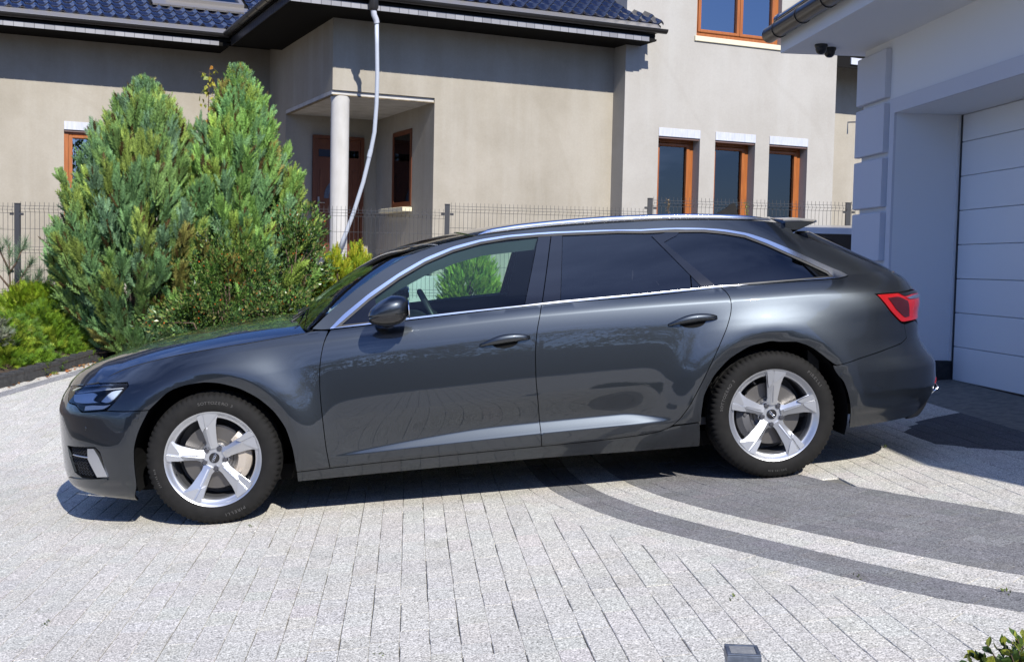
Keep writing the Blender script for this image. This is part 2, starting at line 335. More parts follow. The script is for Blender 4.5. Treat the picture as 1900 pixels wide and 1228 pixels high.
# drop what stands under the garage or off the plot, build each paver as a bevelled block
def quad_block(q, zf, dz, tilt, rowdir=True):
    c = q.mean(0); V = []
    e0 = (q[1] - q[0]) / max(np.hypot(*(q[1] - q[0])), 1e-6); e1 = (q[3] - q[0]) / max(np.hypot(*(q[3] - q[0])), 1e-6); sg = [(1, 1), (-1, 1), (-1, -1), (1, -1)]; i0, i1 = (.0018, .0) if rowdir else (.0, .0018)
    for (ins, h) in ((0., -.03), (0., -.0025), (1., 0.)):
        for p, (sa, sb) in zip(q, sg):
            pp = p + (e0 * sa * i0 + e1 * sb * i1) * ins
            V.append((pp[0], pp[1], float(zf(pp[0], pp[1])) + h + dz + tilt[0] * (p[0] - c[0]) + tilt[1] * (p[1] - c[1])))
    Fc = [(8, 9, 10, 11)] + [(r * 4 + k, r * 4 + (k + 1) % 4, r * 4 + 4 + (k + 1) % 4, r * 4 + 4 + k) for r in range(2) for k in range(4)]
    return V, Fc
def in_view(c):
    z = float(paving_z(*c)) - 1.36; d = Vector((c[0], c[1], z)); dep = d.dot(CF)
    if dep < .3: return None
    u = 950 + 2217 * d.dot(CR) / dep; v = 614 - 2217 * d.dot(CU) / dep
    return (u, v, dep)
keep = []
for q, col, rd in pav_polys:
    c = q.mean(0); iv = in_view(c)
    if c[0] > 4.40 or iv is None: continue
    if c[0] > 3.86 and not (6 < c[1] < 9.4): continue
    u, v, dep = iv; vis = -30 < u < 1930 and -30 < v < 1258
    hidden = (560 < u < 1290 and v < 870) or (130 < u < 270 and 745 < v < 900) or (330 < u < 480 and v < 955) or (1340 < u < 1530 and v < 860)
    area = abs(np.cross(q[2] - q[0], q[3] - q[1])) / 2
    keep.append((area * max(0, 1.36 - float(paving_z(*c))) / dep ** 3 if vis and not hidden else -1, q, col, rd))
keep.sort(key=lambda k: -k[0])
stV = []; stF = []; stC = []
for i, (score, q, col, rd) in enumerate(keep):
    q = q + RNG.normal(0, .0009, 2); dz = RNG.normal(0, .0004); tl = RNG.normal(0, .0022, 2); k = np.array(col) * RNG.normal(1, .028 if col is LIGHT else .05) * (1 + RNG.normal(0, .008, 3))
    if i < 300:
        c = q.mean(0); V, Fc = quad_block(q, paving_z, dz, tl, rd); zc = float(paving_z(*c))
        V = [(x - c[0], y - c[1], z - zc) for x, y, z in V]
        o = mesh('paver', V, Fc, M['paver'], ground, cols=np.tile(k, (len(V), 1))); o.location = (c[0], c[1], zc)
    else:
        V, Fc = quad_block(q, paving_z, dz, tl, rd); b = len(stV); stV += V; stF += [tuple(j + b for j in f) for f in Fc]; stC += [k] * len(V)
rest = fast_mesh('small_pavers', stV, stF, M['paver'], ground, cols=np.array(stC)); tag(rest, kind='stuff')

# the drive goes on towards the street behind the lens; plain sheet there
ax_ = np.linspace(-24, 14, 39); ay_ = np.linspace(-9.2, 2.25, 14); AX, AY = np.meshgrid(ax_, ay_); V = np.stack([AX, AY, paving_z(AX, AY) - .004], -1).reshape(-1, 3); F = [(j * 39 + i, j * 39 + i + 1, (j + 1) * 39 + i + 1, (j + 1) * 39 + i) for j in range(13) for i in range(38)]
tag(mesh('forecourt', V, F, M['forecourt'], smooth=True), kind='structure')
ax_ = np.linspace(-24, -5.5, 20); ay_ = np.linspace(2.25, 12.5, 14); AX, AY = np.meshgrid(ax_, ay_); V = np.stack([AX, AY, paving_z(AX, AY) - .004], -1).reshape(-1, 3); F = [(j * 20 + i, j * 20 + i + 1, (j + 1) * 20 + i + 1, (j + 1) * 20 + i) for j in range(13) for i in range(19)]
tag(mesh('forecourt', V, F, M['forecourt'], smooth=True), kind='structure')
ax_ = np.linspace(-60, 60, 20); ay_ = np.linspace(-60, -9.3, 14); AX, AY = np.meshgrid(ax_, ay_); V = np.stack([AX, AY, paving_z(AX, AY) - .004], -1).reshape(-1, 3); F = [(j * 20 + i, j * 20 + i + 1, (j + 1) * 20 + i + 1, (j + 1) * 20 + i) for j in range(13) for i in range(19)]
tag(mesh('lawn', V, F, M['lawn'], smooth=True), kind='structure')

# ------------------------------------------------------------------ planting bed and ground behind the fence
bx = np.linspace(-14, 12, 105); by = np.concatenate([np.linspace(0, 1, 22), np.linspace(1.1, 4, 12)]); V = []
for x in bx:
    e = float(bed_edge(x)); far = 17.2
    for t in by:
        y = e + (far - e) * t if t <= 1 else far + (t - 1) * 12
        z = float(bed_z(x, y)) + (.012 * math.sin(9 * x + 5 * y) + RNG.normal(0, .006) if t <= 1 else 0) - (.02 if t == 0 else 0)
        V.append((x, y, z))
n = len(by); F = [(i * n + j, (i + 1) * n + j, (i + 1) * n + j + 1, i * n + j + 1) for i in range(len(bx) - 1) for j in range(n - 1)]
bed = mesh('planting_bed', V, F, M['soil'], smooth=True); tag(bed, kind='structure')
# ------------------------------------------------------------------ black kerb of upright blocks
kerb = empty('kerb', (-3.84, 11.62, float(paving_z(-3.84, 11.62))), 'black block kerb edging the juniper bed', 'kerb')
k0 = Vector((-5.4, 11.62 - 1.56 * 1.98, 0)); k1 = Vector((-3.2, 12.9, 0)); kd = (k1 - k0).normalized(); kn = Vector((-kd.y, kd.x, 0)); L = (k1 - k0).length
s = 0.; kw = .118
while s < L - .02:
    p = k0 + kd * (s + kw / 2); z = float(paving_z(p.x, p.y)); h = .120 + RNG.normal(0, .003)
    mb = MB().box((-kw / 2 + .0015, 0, -.15), (kw / 2 - .0015, .08, h), bev=.008, fr=lambda v: (kd * v[0] + kn * (v[1] + 0.0) + Vector((0, 0, v[2]))))
    o = mb.build('kerb_block', M['kerb'], kerb); o.location = p + Vector((0, 0, z)) - Vector(kerb.location) + kn * RNG.normal(0, .002); s += kw
# dark paver row beside the kerb is part of the drive: two rows of dark blocks following it
dk = []
for r in range(2):
    s = .0
    while s < L - .1:
        l = RNG.choice([.1, .14]); p = k0 + kd * s - kn * (.16 + r * .09); q = [p, p + kd * (l - .004), p + kd * (l - .004) - kn * .086, p - kn * .086]
        dk.append(np.array([(v.x, v.y) for v in q])); s += l
V = []; Fc = []; C = []
for q in dk:
    v, f = quad_block(q[::-1], lambda x, y: paving_z(x, y) + .004, 0, (0, 0)); b = len(V); V += v; Fc += [tuple(j + b for j in ff) for ff in f]; C += [np.array(DARK) * RNG.normal(1.25, .08)] * len(v)
tag(fast_mesh('edging_pavers', V, Fc, M['paver'], ground, cols=np.array(C)), kind='stuff')

# ------------------------------------------------------------------ mesh panel fence
posts = [(-6.9, 13.60, 1.90), (-4.37, 13.83, 1.915), (-2.0, 14.05, 1.97), (.44, 14.28, 2.05), (2.92, 14.47, 2.195), (5.44, 14.55, 2.21), (7.9, 14.7, 2.3)]
fence = empty('mesh_fence', (.44, 14.28, 1.0), 'anthracite wire mesh panel fence on square posts behind the car', 'fence')
fo = Vector(fence.location)
for i, (x, y, zt) in enumerate(posts):
    mb = MB().box((-.03, -.02, -1.25), (.03, .02, .0), bev=.004).box((-.033, -.023, .0), (.033, .023, .012), bev=.003)
    o = mb.build('fence_post', M['fence'], fence); o.location = Vector((x, y, zt)) - fo
    for zc in (-.11, -.75):
        for sx in (-1, 1): MB().box((sx * .032, -.034, zc - .014), (sx * .075, -.026, zc + .014), bev=.003).build('panel_clip', M['fence'], o)
for i in range(len(posts) - 1):
    (xa, ya, za), (xb, yb, zb) = posts[i], posts[i + 1]; A = Vector((xa, ya, 0)); B = Vector((xb, yb, 0)); d = (B - A).normalized(); nn = Vector((d.y, -d.x, 0)); W = (B - A).length
    top = (za if i != 3 else za + .0) - .0; mb = MB(); h = 1.03
    prof = [(0, .028), (0, -.015), (.035, -.05), (0, -.085), (0, -.47), (.035, -.505), (0, -.54), (0, -.93), (.035, -.965), (0, -1.0), (0, -h)]
    n = int((W - .06) / .05)
    for k in range(n + 1):
        u = .03 + (W - .06 - n * .05) / 2 + k * .05; P = [A + d * u + nn * (.03 + o_) + Vector((0, 0, top + z_)) for o_, z_ in prof]
        mb.tube(P, .0026, 4, False)
    for (o_, z_) in [(0, -.015), (.035, -.05), (0, -.085), (0, -.27), (0, -.47), (.035, -.505), (0, -.54), (0, -.73), (0, -.93), (.035, -.965), (0, -1.0)]:
        mb.tube([A + d * .03 + nn * (.034 + o_) + Vector((0, 0, top + z_)), B - d * .03 + nn * (.034 + o_) + Vector((0, 0, top + z_))], .0028, 4, False)
    o = mb.build('wire_panel', M['fence'], fence, fix=False); o.location = -fo
    o = MB().box((.035, .0, -1.33), (W - .035, .05, -1.07), bev=.005, fr=lambda v: A + d * v[0] - nn * (v[1] - .025) + Vector((0, 0, top + v[2]))).build('plinth_board', M['concrete'], fence); o.location = -fo
# ------------------------------------------------------------------ neighbour house (grey render, black glazed tiles)
HA = math.radians(19.8); HS = Vector((math.cos(HA), math.sin(HA), 0)); HN = Vector((math.sin(HA), -math.cos(HA), 0)); HC = Vector((-1.1617, 17.834, 0))
HR = Matrix(((HS.x, HN.x, 0), (HS.y, HN.y, 0), (0, 0, 1)))
house = empty('house', HC + Vector((0, 0, 1.38)), 'grey rendered neighbour house with black glazed tile roof and porch', 'house')
HO = Vector(house.location)
def hf(v): s, n, z = v; return HS * s + HN * n + Vector((0, 0, z - 1.38))      # house (s right, n towards the street, z up) relative to its base
def hbox(mb, lo, hi, bev=0): return mb.box(lo, hi, fr=hf, bev=bev)
ZB = .4; ZE = 4.88
# walls built as butted blocks round the openings
wl = MB()
hbox(wl, (0, -8, 3.86), (4.70, 0, 5.3))                                   # front block above the porch head
hbox(wl, (1.60, -8, ZB), (4.70, 0, 3.86))                                 # front block right of the porch: window reveal cut below
wall_front = wl.build('wall', M['stucco'], house)
wl = MB(); hbox(wl, (0, -8, ZB), (1.60, -2.78, 3.86)); wl.build('wall', M['stucco'], house)          # back of the porch
wl = MB()
LW = -4.0
hbox(wl, (-12, -9, ZB), (-3.40, LW, 5.3)); hbox(wl, (-3.40, -9, 3.43), (-2.45, LW, 5.3)); hbox(wl, (-3.40, -9, ZB), (-2.45, LW, 2.0)); hbox(wl, (-2.45, -9, ZB), (0, LW, 5.3)); hbox(wl, (-3.40, -9, 2.0), (-2.45, LW - .18, 3.43))
wl.build('wall', M['stucco'], house)
# right block with three narrow windows and the upper window
RB = .38; wl = MB(); wins = [(5.35, 6.15), (6.45, 7.26), (7.55, 8.36)]
hbox(wl, (4.70, -8, 3.50), (6.02, RB, 9)); hbox(wl, (6.02, -8, 3.50), (7.72, RB, 5.17)); hbox(wl, (7.72, -8, 3.50), (8.93, RB, 9)); hbox(wl, (6.02, -8, 5.17), (7.72, RB - .22, 9))
e = [4.70] + [v for w_ in wins for v in w_] + [8.93]
for i in range(0, 8, 2): hbox(wl, (e[i], -8, ZB), (e[i + 1], RB, 3.50))
for a_, b_ in wins: hbox(wl, (a_, -8, ZB), (b_, RB - .30, 3.50)) if False else hbox(wl, (a_, -8, ZB), (b_, RB, 1.45))
wl.build('wall', M['stucco_cool'], house)
wl = MB(); hbox(wl, (8.93, -8, ZB), (13, -.75, 9)); wl.build('wall', M['stucco'], house)
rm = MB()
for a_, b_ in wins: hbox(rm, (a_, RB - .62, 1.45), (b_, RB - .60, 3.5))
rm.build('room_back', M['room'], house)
def window(s0, s1, z0, z1, n, sill=False, mull=None, box=True, pane='roompane', wood='oak', rec=.16):
    """timber window set back in its opening; right reveal side shows"""
    fr = MB(); f = .075
    y0, y1 = n - rec - .07, n - rec
    hbox(fr, (s0, y0, z0), (s0 + f, y1, z1), .008); hbox(fr, (s1 - f, y0, z0), (s1, y1, z1), .008); hbox(fr, (s0 + f, y0, z1 - f), (s1 - f, y1, z1), .008); hbox(fr, (s0 + f, y0, z0), (s1 - f, y1, z0 + f), .008)
    o = fr.build('window', M[wood], house)
    sh = MB(); g = .055; a0, a1, b0, b1 = s0 + f + .004, s1 - f - .004, z0 + f + .004, z1 - f - .004; parts = [(a0, a1)] if not mull else [(a0, mull - .004), (mull + .004, a1)]
    for (p, q) in parts:
        sh = MB(); hbox(sh, (p, y0 + .015, b0), (p + g, y1 + .018, b1), .012); hbox(sh, (q - g, y0 + .015, b0), (q, y1 + .018, b1), .012); hbox(sh, (p + g, y0 + .015, b1 - g), (q - g, y1 + .018, b1), .012); hbox(sh, (p + g, y0 + .015, b0), (q - g, y1 + .018, b0 + g), .012)
        sh.build('sash', M[wood], o)
        pn = MB(); hbox(pn, (p + g, y0 + .03, b0 + g), (q - g, y0 + .042, b1 - g)); pn.build('pane', M[pane], o)
    if box:
        bxm = MB(); hbox(bxm, (s0, n - .06, z1 - .002), (s1, n + .012, z1 + .135), .004); bo = bxm.build('shutter_box', M['whitebox'], house)
        sl_ = MB(); hbox(sl_, (s0 + .005, n - .05, z1 - .035), (s1 - .005, n - .012, z1 - .004), .004); sl_.build('shutter_slat', M['brownslat'], bo)
    if sill:
        si = MB(); hbox(si, (s0 - .04, n - .1, z0 - .09), (s1 + .04, n + .03, z0 - .005), .006); si.build('window_sill', M['foam'], house)
    return o
for a_, b_ in wins: window(a_ + .002, b_ - .002, 1.45, 3.498, RB, rec=.2, pane='roompane')
window(6.022, 7.718, 5.172, 6.9, RB, sill=True, mull=6.93, box=False, pane='pane', rec=.10)
window(-3.398, -2.452, 2.002, 3.428, LW, box=True, pane='pane', rec=.06)
# porch: slab, ceiling edge, column, door, side window
pm = MB(); hbox(pm, (-.05, -2.78, 1.29), (1.6, .06, 1.40), .01); pm.build('porch_floor', M['concrete'], house); pm = MB(); hbox(pm, (.05, -2.7, .4), (1.6, -.12, 1.288)); pm.build('porch_recess_shade', M['kerb'], house)  # near-black block stands in for the shaded recess under the slab
pm = MB(); hbox(pm, (.1, -.1, .4), (1.75, .42, 1.16), .01); pm.build('step', M['concrete'], house)
pm = MB(); hbox(pm, (.0, -2.78, 3.80), (1.6, -.04, 3.857)); pm.build('porch_ceiling', M['concrete'], house)
pm = MB(); hbox(pm, (.003, -2.77, 3.785), (.05, -.0, 3.80)); hbox(pm, (.003, -.055, 3.785), (1.6, -.01, 3.80)); pm.build('formwork_edge', M['formwood'], house)
pm = MB(); pm.lathe([(.128, 1.40), (.13, 1.5), (.135, 2.6), (.137, 3.70), (.142, 3.74), (.142, 3.784)], 32, 'z'); pm.v = [hf((x + .16, y - .14, z)) for x, y, z in pm.v]; pm.build('column', M['concrete'], house, auto=30)
dm = MB(); D0, D1, DN = .46, 1.36, -2.77; hbox(dm, (D0, DN, 1.40), (D0 + .06, DN + .05, 3.48), .006); hbox(dm, (D1 - .06, DN, 1.40), (D1, DN + .05, 3.48), .006); hbox(dm, (D0 + .06, DN, 3.42), (D1 - .06, DN + .05, 3.48), .006)
door = dm.build('door', M['doorwood'], house)
dm = MB(); hbox(dm, (D0 + .064, DN, 1.41), (D1 - .064, DN + .035, 3.416), .004)
for (a_, b_, c_, d_) in ((D0 + .12, D0 + .2, 1.5, 2.2), (D0 + .12, D0 + .2, 2.3, 2.9), (D1 - .2, D1 - .12, 1.5, 2.2), (D1 - .2, D1 - .12, 2.3, 2.9)): hbox(dm, (a_, DN + .035, c_), (b_, DN + .045, d_), .006)
dm.build('door_leaf', M['doorwood'], door)
dm = MB(); hbox(dm, (D0 + .1, DN + .036, 3.12), (D1 - .1, DN + .046, 3.24)); dm.build('door_glass', M['darkglass'], door)
dm = MB(); ctr = ((D0 + D1) / 2 - .05, 2.42); arc = [(ctr[0] - .2 * math.cos(t_), ctr[1] + .30 * math.sin(t_)) for t_ in np.linspace(0, math.pi, 14)]; arc2 = [(ctr[0] - .12 * math.cos(t_), ctr[1] + .18 * math.sin(t_)) for t_ in np.linspace(math.pi, 0, 14)]
dm.prism([hf((x, DN + .036, z)) for x, z in arc + arc2], HN * .012); dm.build('door_fanlight', M['steelblue'], door)
dm = MB(); hbox(dm, (D0 + .09, DN + .036, 2.28), (D0 + .12, DN + .05, 2.44), .004); dm.tube([hf((D0 + .105, DN + .05, 2.34)), hf((D0 + .105, DN + .09, 2.34)), hf((D0 + .2, DN + .09, 2.34))], .009); dm.build('door_handle', M['fasciametal'], door)
# side window of the porch (in the return wall facing left)
sw = MB(); s_ = 1.588
for (n0, n1, z0, z1) in ((-1.9, -1.82, 2.26, 3.5), (-1.05, -.97, 2.26, 3.5), (-1.82, -1.05, 3.42, 3.5), (-1.82, -1.05, 2.26, 2.34)): hbox(sw, (s_ + .0, n0, z0), (s_ + .05, n1, z1), .008)
o = sw.build('window', M['doorwood'], house); sw = MB(); hbox(sw, (s_ + .006, -1.82, 2.34), (s_ + .012, -1.05, 3.42)); sw.build('pane', M['darkglass'], o)
sw = MB(); hbox(sw, (s_ - .16, -2.1, 2.17), (s_ + .0, -.9, 2.24), .006); sw.build('window_sill', M['foam'], house)
# eaves: soffit, fascia boards (each a part), flashing, gutter
OF = .88; SL = -.86; SR = 5.03
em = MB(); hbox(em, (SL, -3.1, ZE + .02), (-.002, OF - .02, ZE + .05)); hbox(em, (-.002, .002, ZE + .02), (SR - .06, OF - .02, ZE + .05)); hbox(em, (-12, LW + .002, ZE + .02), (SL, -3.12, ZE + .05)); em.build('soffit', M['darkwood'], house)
def boards(p0, p1, out, z0, z1, wdt, mat_='greyboard'):
    p0 = Vector(p0); p1 = Vector(p1); L = (p1 - p0).length; d = (p1 - p0) / L; n = int(L / wdt); me = None
    for i in range(n):
        a_ = p0 + d * (i * wdt + .003); b_ = p0 + d * ((i + 1) * wdt - .003)
        if me is None:
            q = [Vector((0, 0, z0)), Vector((0, 0, z1)), out * .012 + Vector((0, 0, z1)), out * .016 + Vector((0, 0, z0))]
            loc = lambda v: HS * v.x + HN * v.y + Vector((0, 0, v.z - 1.38))
            mb = MB().prism([loc(v) for v in q], loc(d * (wdt - .006) + Vector((0, 0, 1.38)))); o = mb.build('fascia_board', M[mat_], house); me = o.data; o.location = loc(a_ + Vector((0, 0, 1.38)))
        else: o = link('fascia_board', me, None, house); o.location = HS * a_.x + HN * a_.y
fr = Vector((0, 1, 0)); lf = Vector((-1, 0, 0))
boards((SL, OF, 0), (SR - .1, OF, 0), fr, ZE, ZE + .075, .142)
boards((-12, -3.12, 0), (SL - .05, -3.12, 0), fr, ZE, ZE + .075, .150)
boards((SL, OF, 0), (SL, -3.1, 0), lf, ZE, ZE + .13, .13, 'blackmetal')
em = MB(); hbox(em, (SL, OF - .03, ZE + .077), (SR - .1, OF + .004, ZE + .12)); hbox(em, (-12, -3.15, ZE + .077), (SL, -3.116, ZE + .12)); hbox(em, (SL, OF - .014, ZE + .003), (SR - .1, OF - .002, ZE + .076)); hbox(em, (-12, -3.134, ZE + .003), (SL - .06, -3.122, ZE + .076)); em.build('fascia_backing', M['darkwood'], house)  # thin strips behind the boards added to block light through the gaps
def gutter(p0, p1, out, z, r=.065, name='gutter'):
    p0 = Vector(p0); p1 = Vector(p1); mb = MB(); V = []; n = 9; d = (p1 - p0); L = d.length
    prof = [(math.cos(t_) * r, math.sin(t_) * r) for t_ in np.linspace(math.pi, 2 * math.pi, n)]; prof2 = [(x * .88, y * .88) for x, y in prof[::-1]]; ring = prof + prof2
    A_ = [p0 + out * (x + r) + Vector((0, 0, z + y)) for x, y in ring]; mb.prism([hf(v) for v in A_], HS * d.x + HN * d.y + Vector((0, 0, d.z)))
    o = mb.build(name, M['gutter'], house, auto=40); br = MB(); k = 0; u = d / L
    for i in range(1, int(L / .62) + 1):
        c = p0 + u * (i * .62 - .3)
        br.tube([hf(c + out * (math.cos(t_) * (r + .002) + r) + Vector((0, 0, z + math.sin(t_) * (r + .002)))) for t_ in np.linspace(math.pi, 1.80 * math.pi, 8)], .004, 5)
        br.build('gutter_bracket', M['gutter'], o); br = MB()
    return o
gutter((SL - .02, OF + .002, 0), (SR + .06, OF + .002, 0), fr, ZE + .19); gutter((-12, -3.12, 0), (SL - .04, -3.12, 0), fr, ZE + .19); gutter((SL - .01, OF, 0), (SL - .01, -3.12, 0), lf, ZE + .21)
em = MB()
for (a_, b_, n_) in ((SL, SR - .06, OF), (-12, SL - .08, -3.12)):
    em.prism([hf(Vector((a_, n_ - .02, ZE + .29))), hf(Vector((a_, n_ + .10, ZE + .20))), hf(Vector((a_, n_ + .10, ZE + .196))), hf(Vector((a_, n_ - .02, ZE + .28)))], HS * (b_ - a_))
em.build('eave_flashing', M['fasciametal'], house)
# tiled roofs: every tile a part, one shared mesh
TW, TL, PITCH = .197, .30, math.radians(27)
def tile_mesh():
    nx_, V, Fc = 8, [], []
    def zz(u): return .046 * math.exp(-((u - .78) / .15) ** 2) - .010 * math.exp(-((u - .32) / .22) ** 2)
    for j, (t_, dz) in enumerate(((-.02, -.030), (-.02, .004), (.015, .012), (1.12, -.016))):
        for i in range(nx_ + 1): u = i / nx_; V.append((u * TW * 1.03, t_ * TL, zz(u) + dz))
    for j in range(3):
        for i in range(nx_): a_ = j * (nx_ + 1) + i; Fc.append((a_, a_ + 1, a_ + nx_ + 2, a_ + nx_ + 1))
    me = bpy.data.meshes.new('roof_tile'); me.from_pydata(V, [], Fc); me.polygons.foreach_set('use_smooth', [True] * len(Fc)); me.materials.append(M['tile']); me.update(); me.set_sharp_from_angle(angle=math.radians(50)); return me
TM = tile_mesh()
def roof(s0, s1, n0, z0, rows, cut=None):
    cols_ = int((s1 - s0) / TW)
    B = Matrix((HS, -HN * math.cos(PITCH) + Vector((0, 0, math.sin(PITCH))), HN * math.sin(PITCH) + Vector((0, 0, math.cos(PITCH))))).transposed().to_4x4()
    for r in range(rows):
        for c in range(cols_):
            s_ = s0 + c * TW; n_ = n0 - r * TL * math.cos(PITCH); z_ = z0 + r * TL * math.sin(PITCH)
            if cut and cut(s_ + TW / 2, n_): continue
            o = link('roof_tile', TM, None, house); o.matrix_basis = Matrix.Translation(hf((s_, n_, z_ + .012 + RNG.normal(0, .001)))) @ B
    b = MB(); b.prism([hf(Vector((s0, n0, z0 - .02))), hf(Vector((s1, n0, z0 - .02))), hf(Vector((s1, n0 - 7 * math.cos(PITCH), z0 - .02 + 7 * math.sin(PITCH)))), hf(Vector((s0, n0 - 7 * math.cos(PITCH), z0 - .02 + 7 * math.sin(PITCH))))], HN * -math.sin(PITCH) * .1 - Vector((0, 0, .1 * math.cos(PITCH))))
    return b
b1 = roof(SL + .02, SR + .05, OF - .0, ZE + .285, 5, lambda s_, n_: s_ < SL + (OF - n_) * .98)
b2 = roof(-6.2, SL + 2.4, -3.13, ZE + .285, 8, lambda s_, n_: (n_ < -3.9 and -2.05 < s_ < -.30) or s_ > SL + .08 + (-3.13 - n_))
# decks under the tiles: a hipped front block and the left wing
dk_ = MB(); T_ = math.tan(PITCH); zr = ZE + .26; dd = 2.95
P = lambda s_, n_, z_: hf(Vector((s_, n_, z_)))
dk_.add([P(SL, OF, zr), P(SR, OF, zr), P(SR, OF - dd, zr + dd * T_), P(SL + dd, OF - dd, zr + dd * T_), P(SL, -8, zr), P(SL + dd, -8, zr + dd * T_), P(SR, -8, zr + dd * T_), P(SL, OF, zr - .1), P(SR, OF, zr - .1), P(SL, -8, zr - .1), P(SR, -8, zr - .1)],
        [(0, 1, 2, 3), (0, 3, 5, 4), (3, 2, 6, 5), (7, 8, 1, 0), (7, 0, 4, 9), (1, 8, 10, 6, 2), (9, 4, 5, 6, 10), (7, 9, 10, 8)])
dk_.add([P(-12, -3.12, zr), P(SL - .02, -3.12, zr), P(SL + 5.8, -9, zr + 5.88 * T_), P(-12, -9, zr + 5.88 * T_), P(-12, -3.12, zr - .1), P(SL - .02, -3.12, zr - .1), P(SL + 5.8, -9, zr - .1), P(-12, -9, zr - .1)], [(0, 1, 2, 3), (4, 5, 1, 0), (5, 6, 2, 1), (6, 7, 3, 2), (7, 4, 0, 3), (7, 6, 5, 4)])
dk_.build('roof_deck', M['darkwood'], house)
# left slope of the front block: tiles seen on edge along the eave
B_l = Matrix((HN, HS * math.cos(PITCH) + Vector((0, 0, math.sin(PITCH))), -HS * math.sin(PITCH) + Vector((0, 0, math.cos(PITCH))))).transposed().to_4x4()
for r in range(2):
    for c in range(20):
        o = link('roof_tile', TM, None, house); o.matrix_basis = Matrix.Translation(hf((SL + .0 + r * TL * math.cos(PITCH), OF - .02 - (c + 1) * TW, ZE + .297 + r * TL * math.sin(PITCH)))) @ B_l
# skylight in the left wing
sk = MB()
def rp(s_, t_, h_): return hf((s_, -3.13 - t_ * math.cos(PITCH) + h_ * math.sin(PITCH), ZE + .285 + t_ * math.sin(PITCH) + h_ * math.cos(PITCH)))
def rbox(mb, s0, s1, t0, t1, h0, h1): mb.add([rp(s_, t_, h_) for h_ in (h0, h1) for t_ in (t0, t1) for s_ in (s0, s1)], [(0, 2, 3, 1), (4, 5, 7, 6), (0, 1, 5, 4), (1, 3, 7, 5), (3, 2, 6, 7), (2, 0, 4, 6)])
for (a_, b_, c_, d_) in ((-1.75, -.42, 1.18, 1.26), (-1.75, -1.68, 1.26, 2.4), (-.49, -.42, 1.26, 2.4)): rbox(sk, a_, b_, c_, d_, 0, .11)
o = sk.build('skylight', M['fasciametal'], house); sk = MB(); rbox(sk, -1.68, -.49, 1.26, 2.4, .04, .07); sk.build('pane', M['pane'], o)
sk = MB(); rbox(sk, -2.0, -.36, .92, 1.18, .02, .05); sk.build('apron_flashing', M['fasciametal'], o)
# right wing roof piece beyond the corner
em = MB(); hbox(em, (9.15, -.75, 5.17), (13, .12, 5.4), .005); hbox(em, (9.15, .09, 4.98), (13, .118, 5.168)); em.build('soffit', M['darkwood'], house); em = MB(); hbox(em, (9.44, .12, 5.04), (13, .15, 5.16), .005); em.build('rear_fascia', M['whitebox'], house)  # low board behind the fascia added to close a gap in its shadow
em = MB(); em.tube([hf((9.15, -.1, 5.16)), hf((9.42, .06, 5.06))], .04); em.build('pipe_elbow', M['brownslat'], house)
# rain hose: black outlet and grey flexible pipe down to the column foot
hose = empty('rain_hose', HC + HS * .42 + HN * .95 + Vector((0, 0, 4.9)), 'grey plastic rainwater hose hanging from the black gutter outlet', 'drainpipe'); ho = Vector(hose.location)
def hw_(s_, n_, z_): return HC + HS * s_ + HN * n_ + Vector((0, 0, z_)) - ho
MB().tube([hw_(.30, .95, 5.06), hw_(.30, .95, 4.90), hw_(.30, .95, 4.86)], [.075, .07, .05], 14).build('outlet_funnel', M['gutter'], hose, auto=40)
MB().tube([hw_(.30, .95, 4.87), hw_(.31, .95, 4.80), hw_(.345, .93, 4.75), hw_(.36, .92, 4.70)], .042, 12).build('elbow', M['whitebox'], hose, auto=40)
HP = [(.36, .92, 4.72), (.375, .90, 4.4), (.40, .86, 4.0), (.415, .80, 3.6), (.41, .74, 3.2), (.375, .68, 2.92), (.30, .60, 2.5), (.19, .5, 2.05), (.08, .42, 1.7), (.0, .36, 1.45)]
MB().tube([hw_(*p) for p in HP], .030, 12).build('hose_pipe', M['pvcpipe'], hose, smooth=True)
MB().tube([hw_(.378, .684, 2.95), hw_(.358, .667, 2.85)], .035, 12).build('pipe_collar', M['pvcpipe'], hose, auto=40)

# ------------------------------------------------------------------ garage building on the right
gar = empty('garage', (3.88, 9.0, .45), 'pale rendered garage building with quoin blocks and white sectional door', 'garage'); go = Vector(gar.location)
def gb(mb, lo, hi, bev=0): return mb.box(tuple(a_ - b_ for a_, b_ in zip(lo, go)), tuple(a_ - b_ for a_, b_ in zip(hi, go)), bev=bev)
XW, XD, YC, ZS = 3.88, 4.42, 10.10, 3.25; DY0, DY1 = 4.4, 9.38; DT = 2.64
wl = MB(); gb(wl, (XW, DY1, .2), (14, YC, ZS)); gb(wl, (XW, 2.6, DT), (14, DY1, ZS)); gb(wl, (XW, 2.6, .1), (14, DY0, DT)); gb(wl, (XD + .05, DY0, .2), (14, DY1, DT)); wl.build('wall', M['whitewall'], gar)
tr = MB(); gb(tr, (XW - .02, DY1 - .001, .66), (XW, DY1 + .09, DT + .12)); gb(tr, (XW - .02, DY0 - .09, DT + .001), (XW, DY1 - .002, DT + .12)); gb(tr, (XW - .02, DY0 - .09, .4), (XW, DY0, DT)); tr.build('door_surround', M['blockwall'], gar)
pl = MB(); gb(pl, (XW - .012, DY1 + .01, .3), (XW, YC, .655)); gb(pl, (XW + .005, DY1 - .012, .3), (XD, DY1 - .0, .655)); pl.build('plinth', M['kerb'], gar)
z_ = ZS - .07; i = 0
while z_ - .40 > .5:
    m_ = MB(); gb(m_, (XW - .05, 9.52, z_ - .40), (XW - .001, YC + .04, z_), .006); m_.build('quoin_block', M['blockwall'], gar); z_ -= .442
ph = (DT - .50) / 7.8
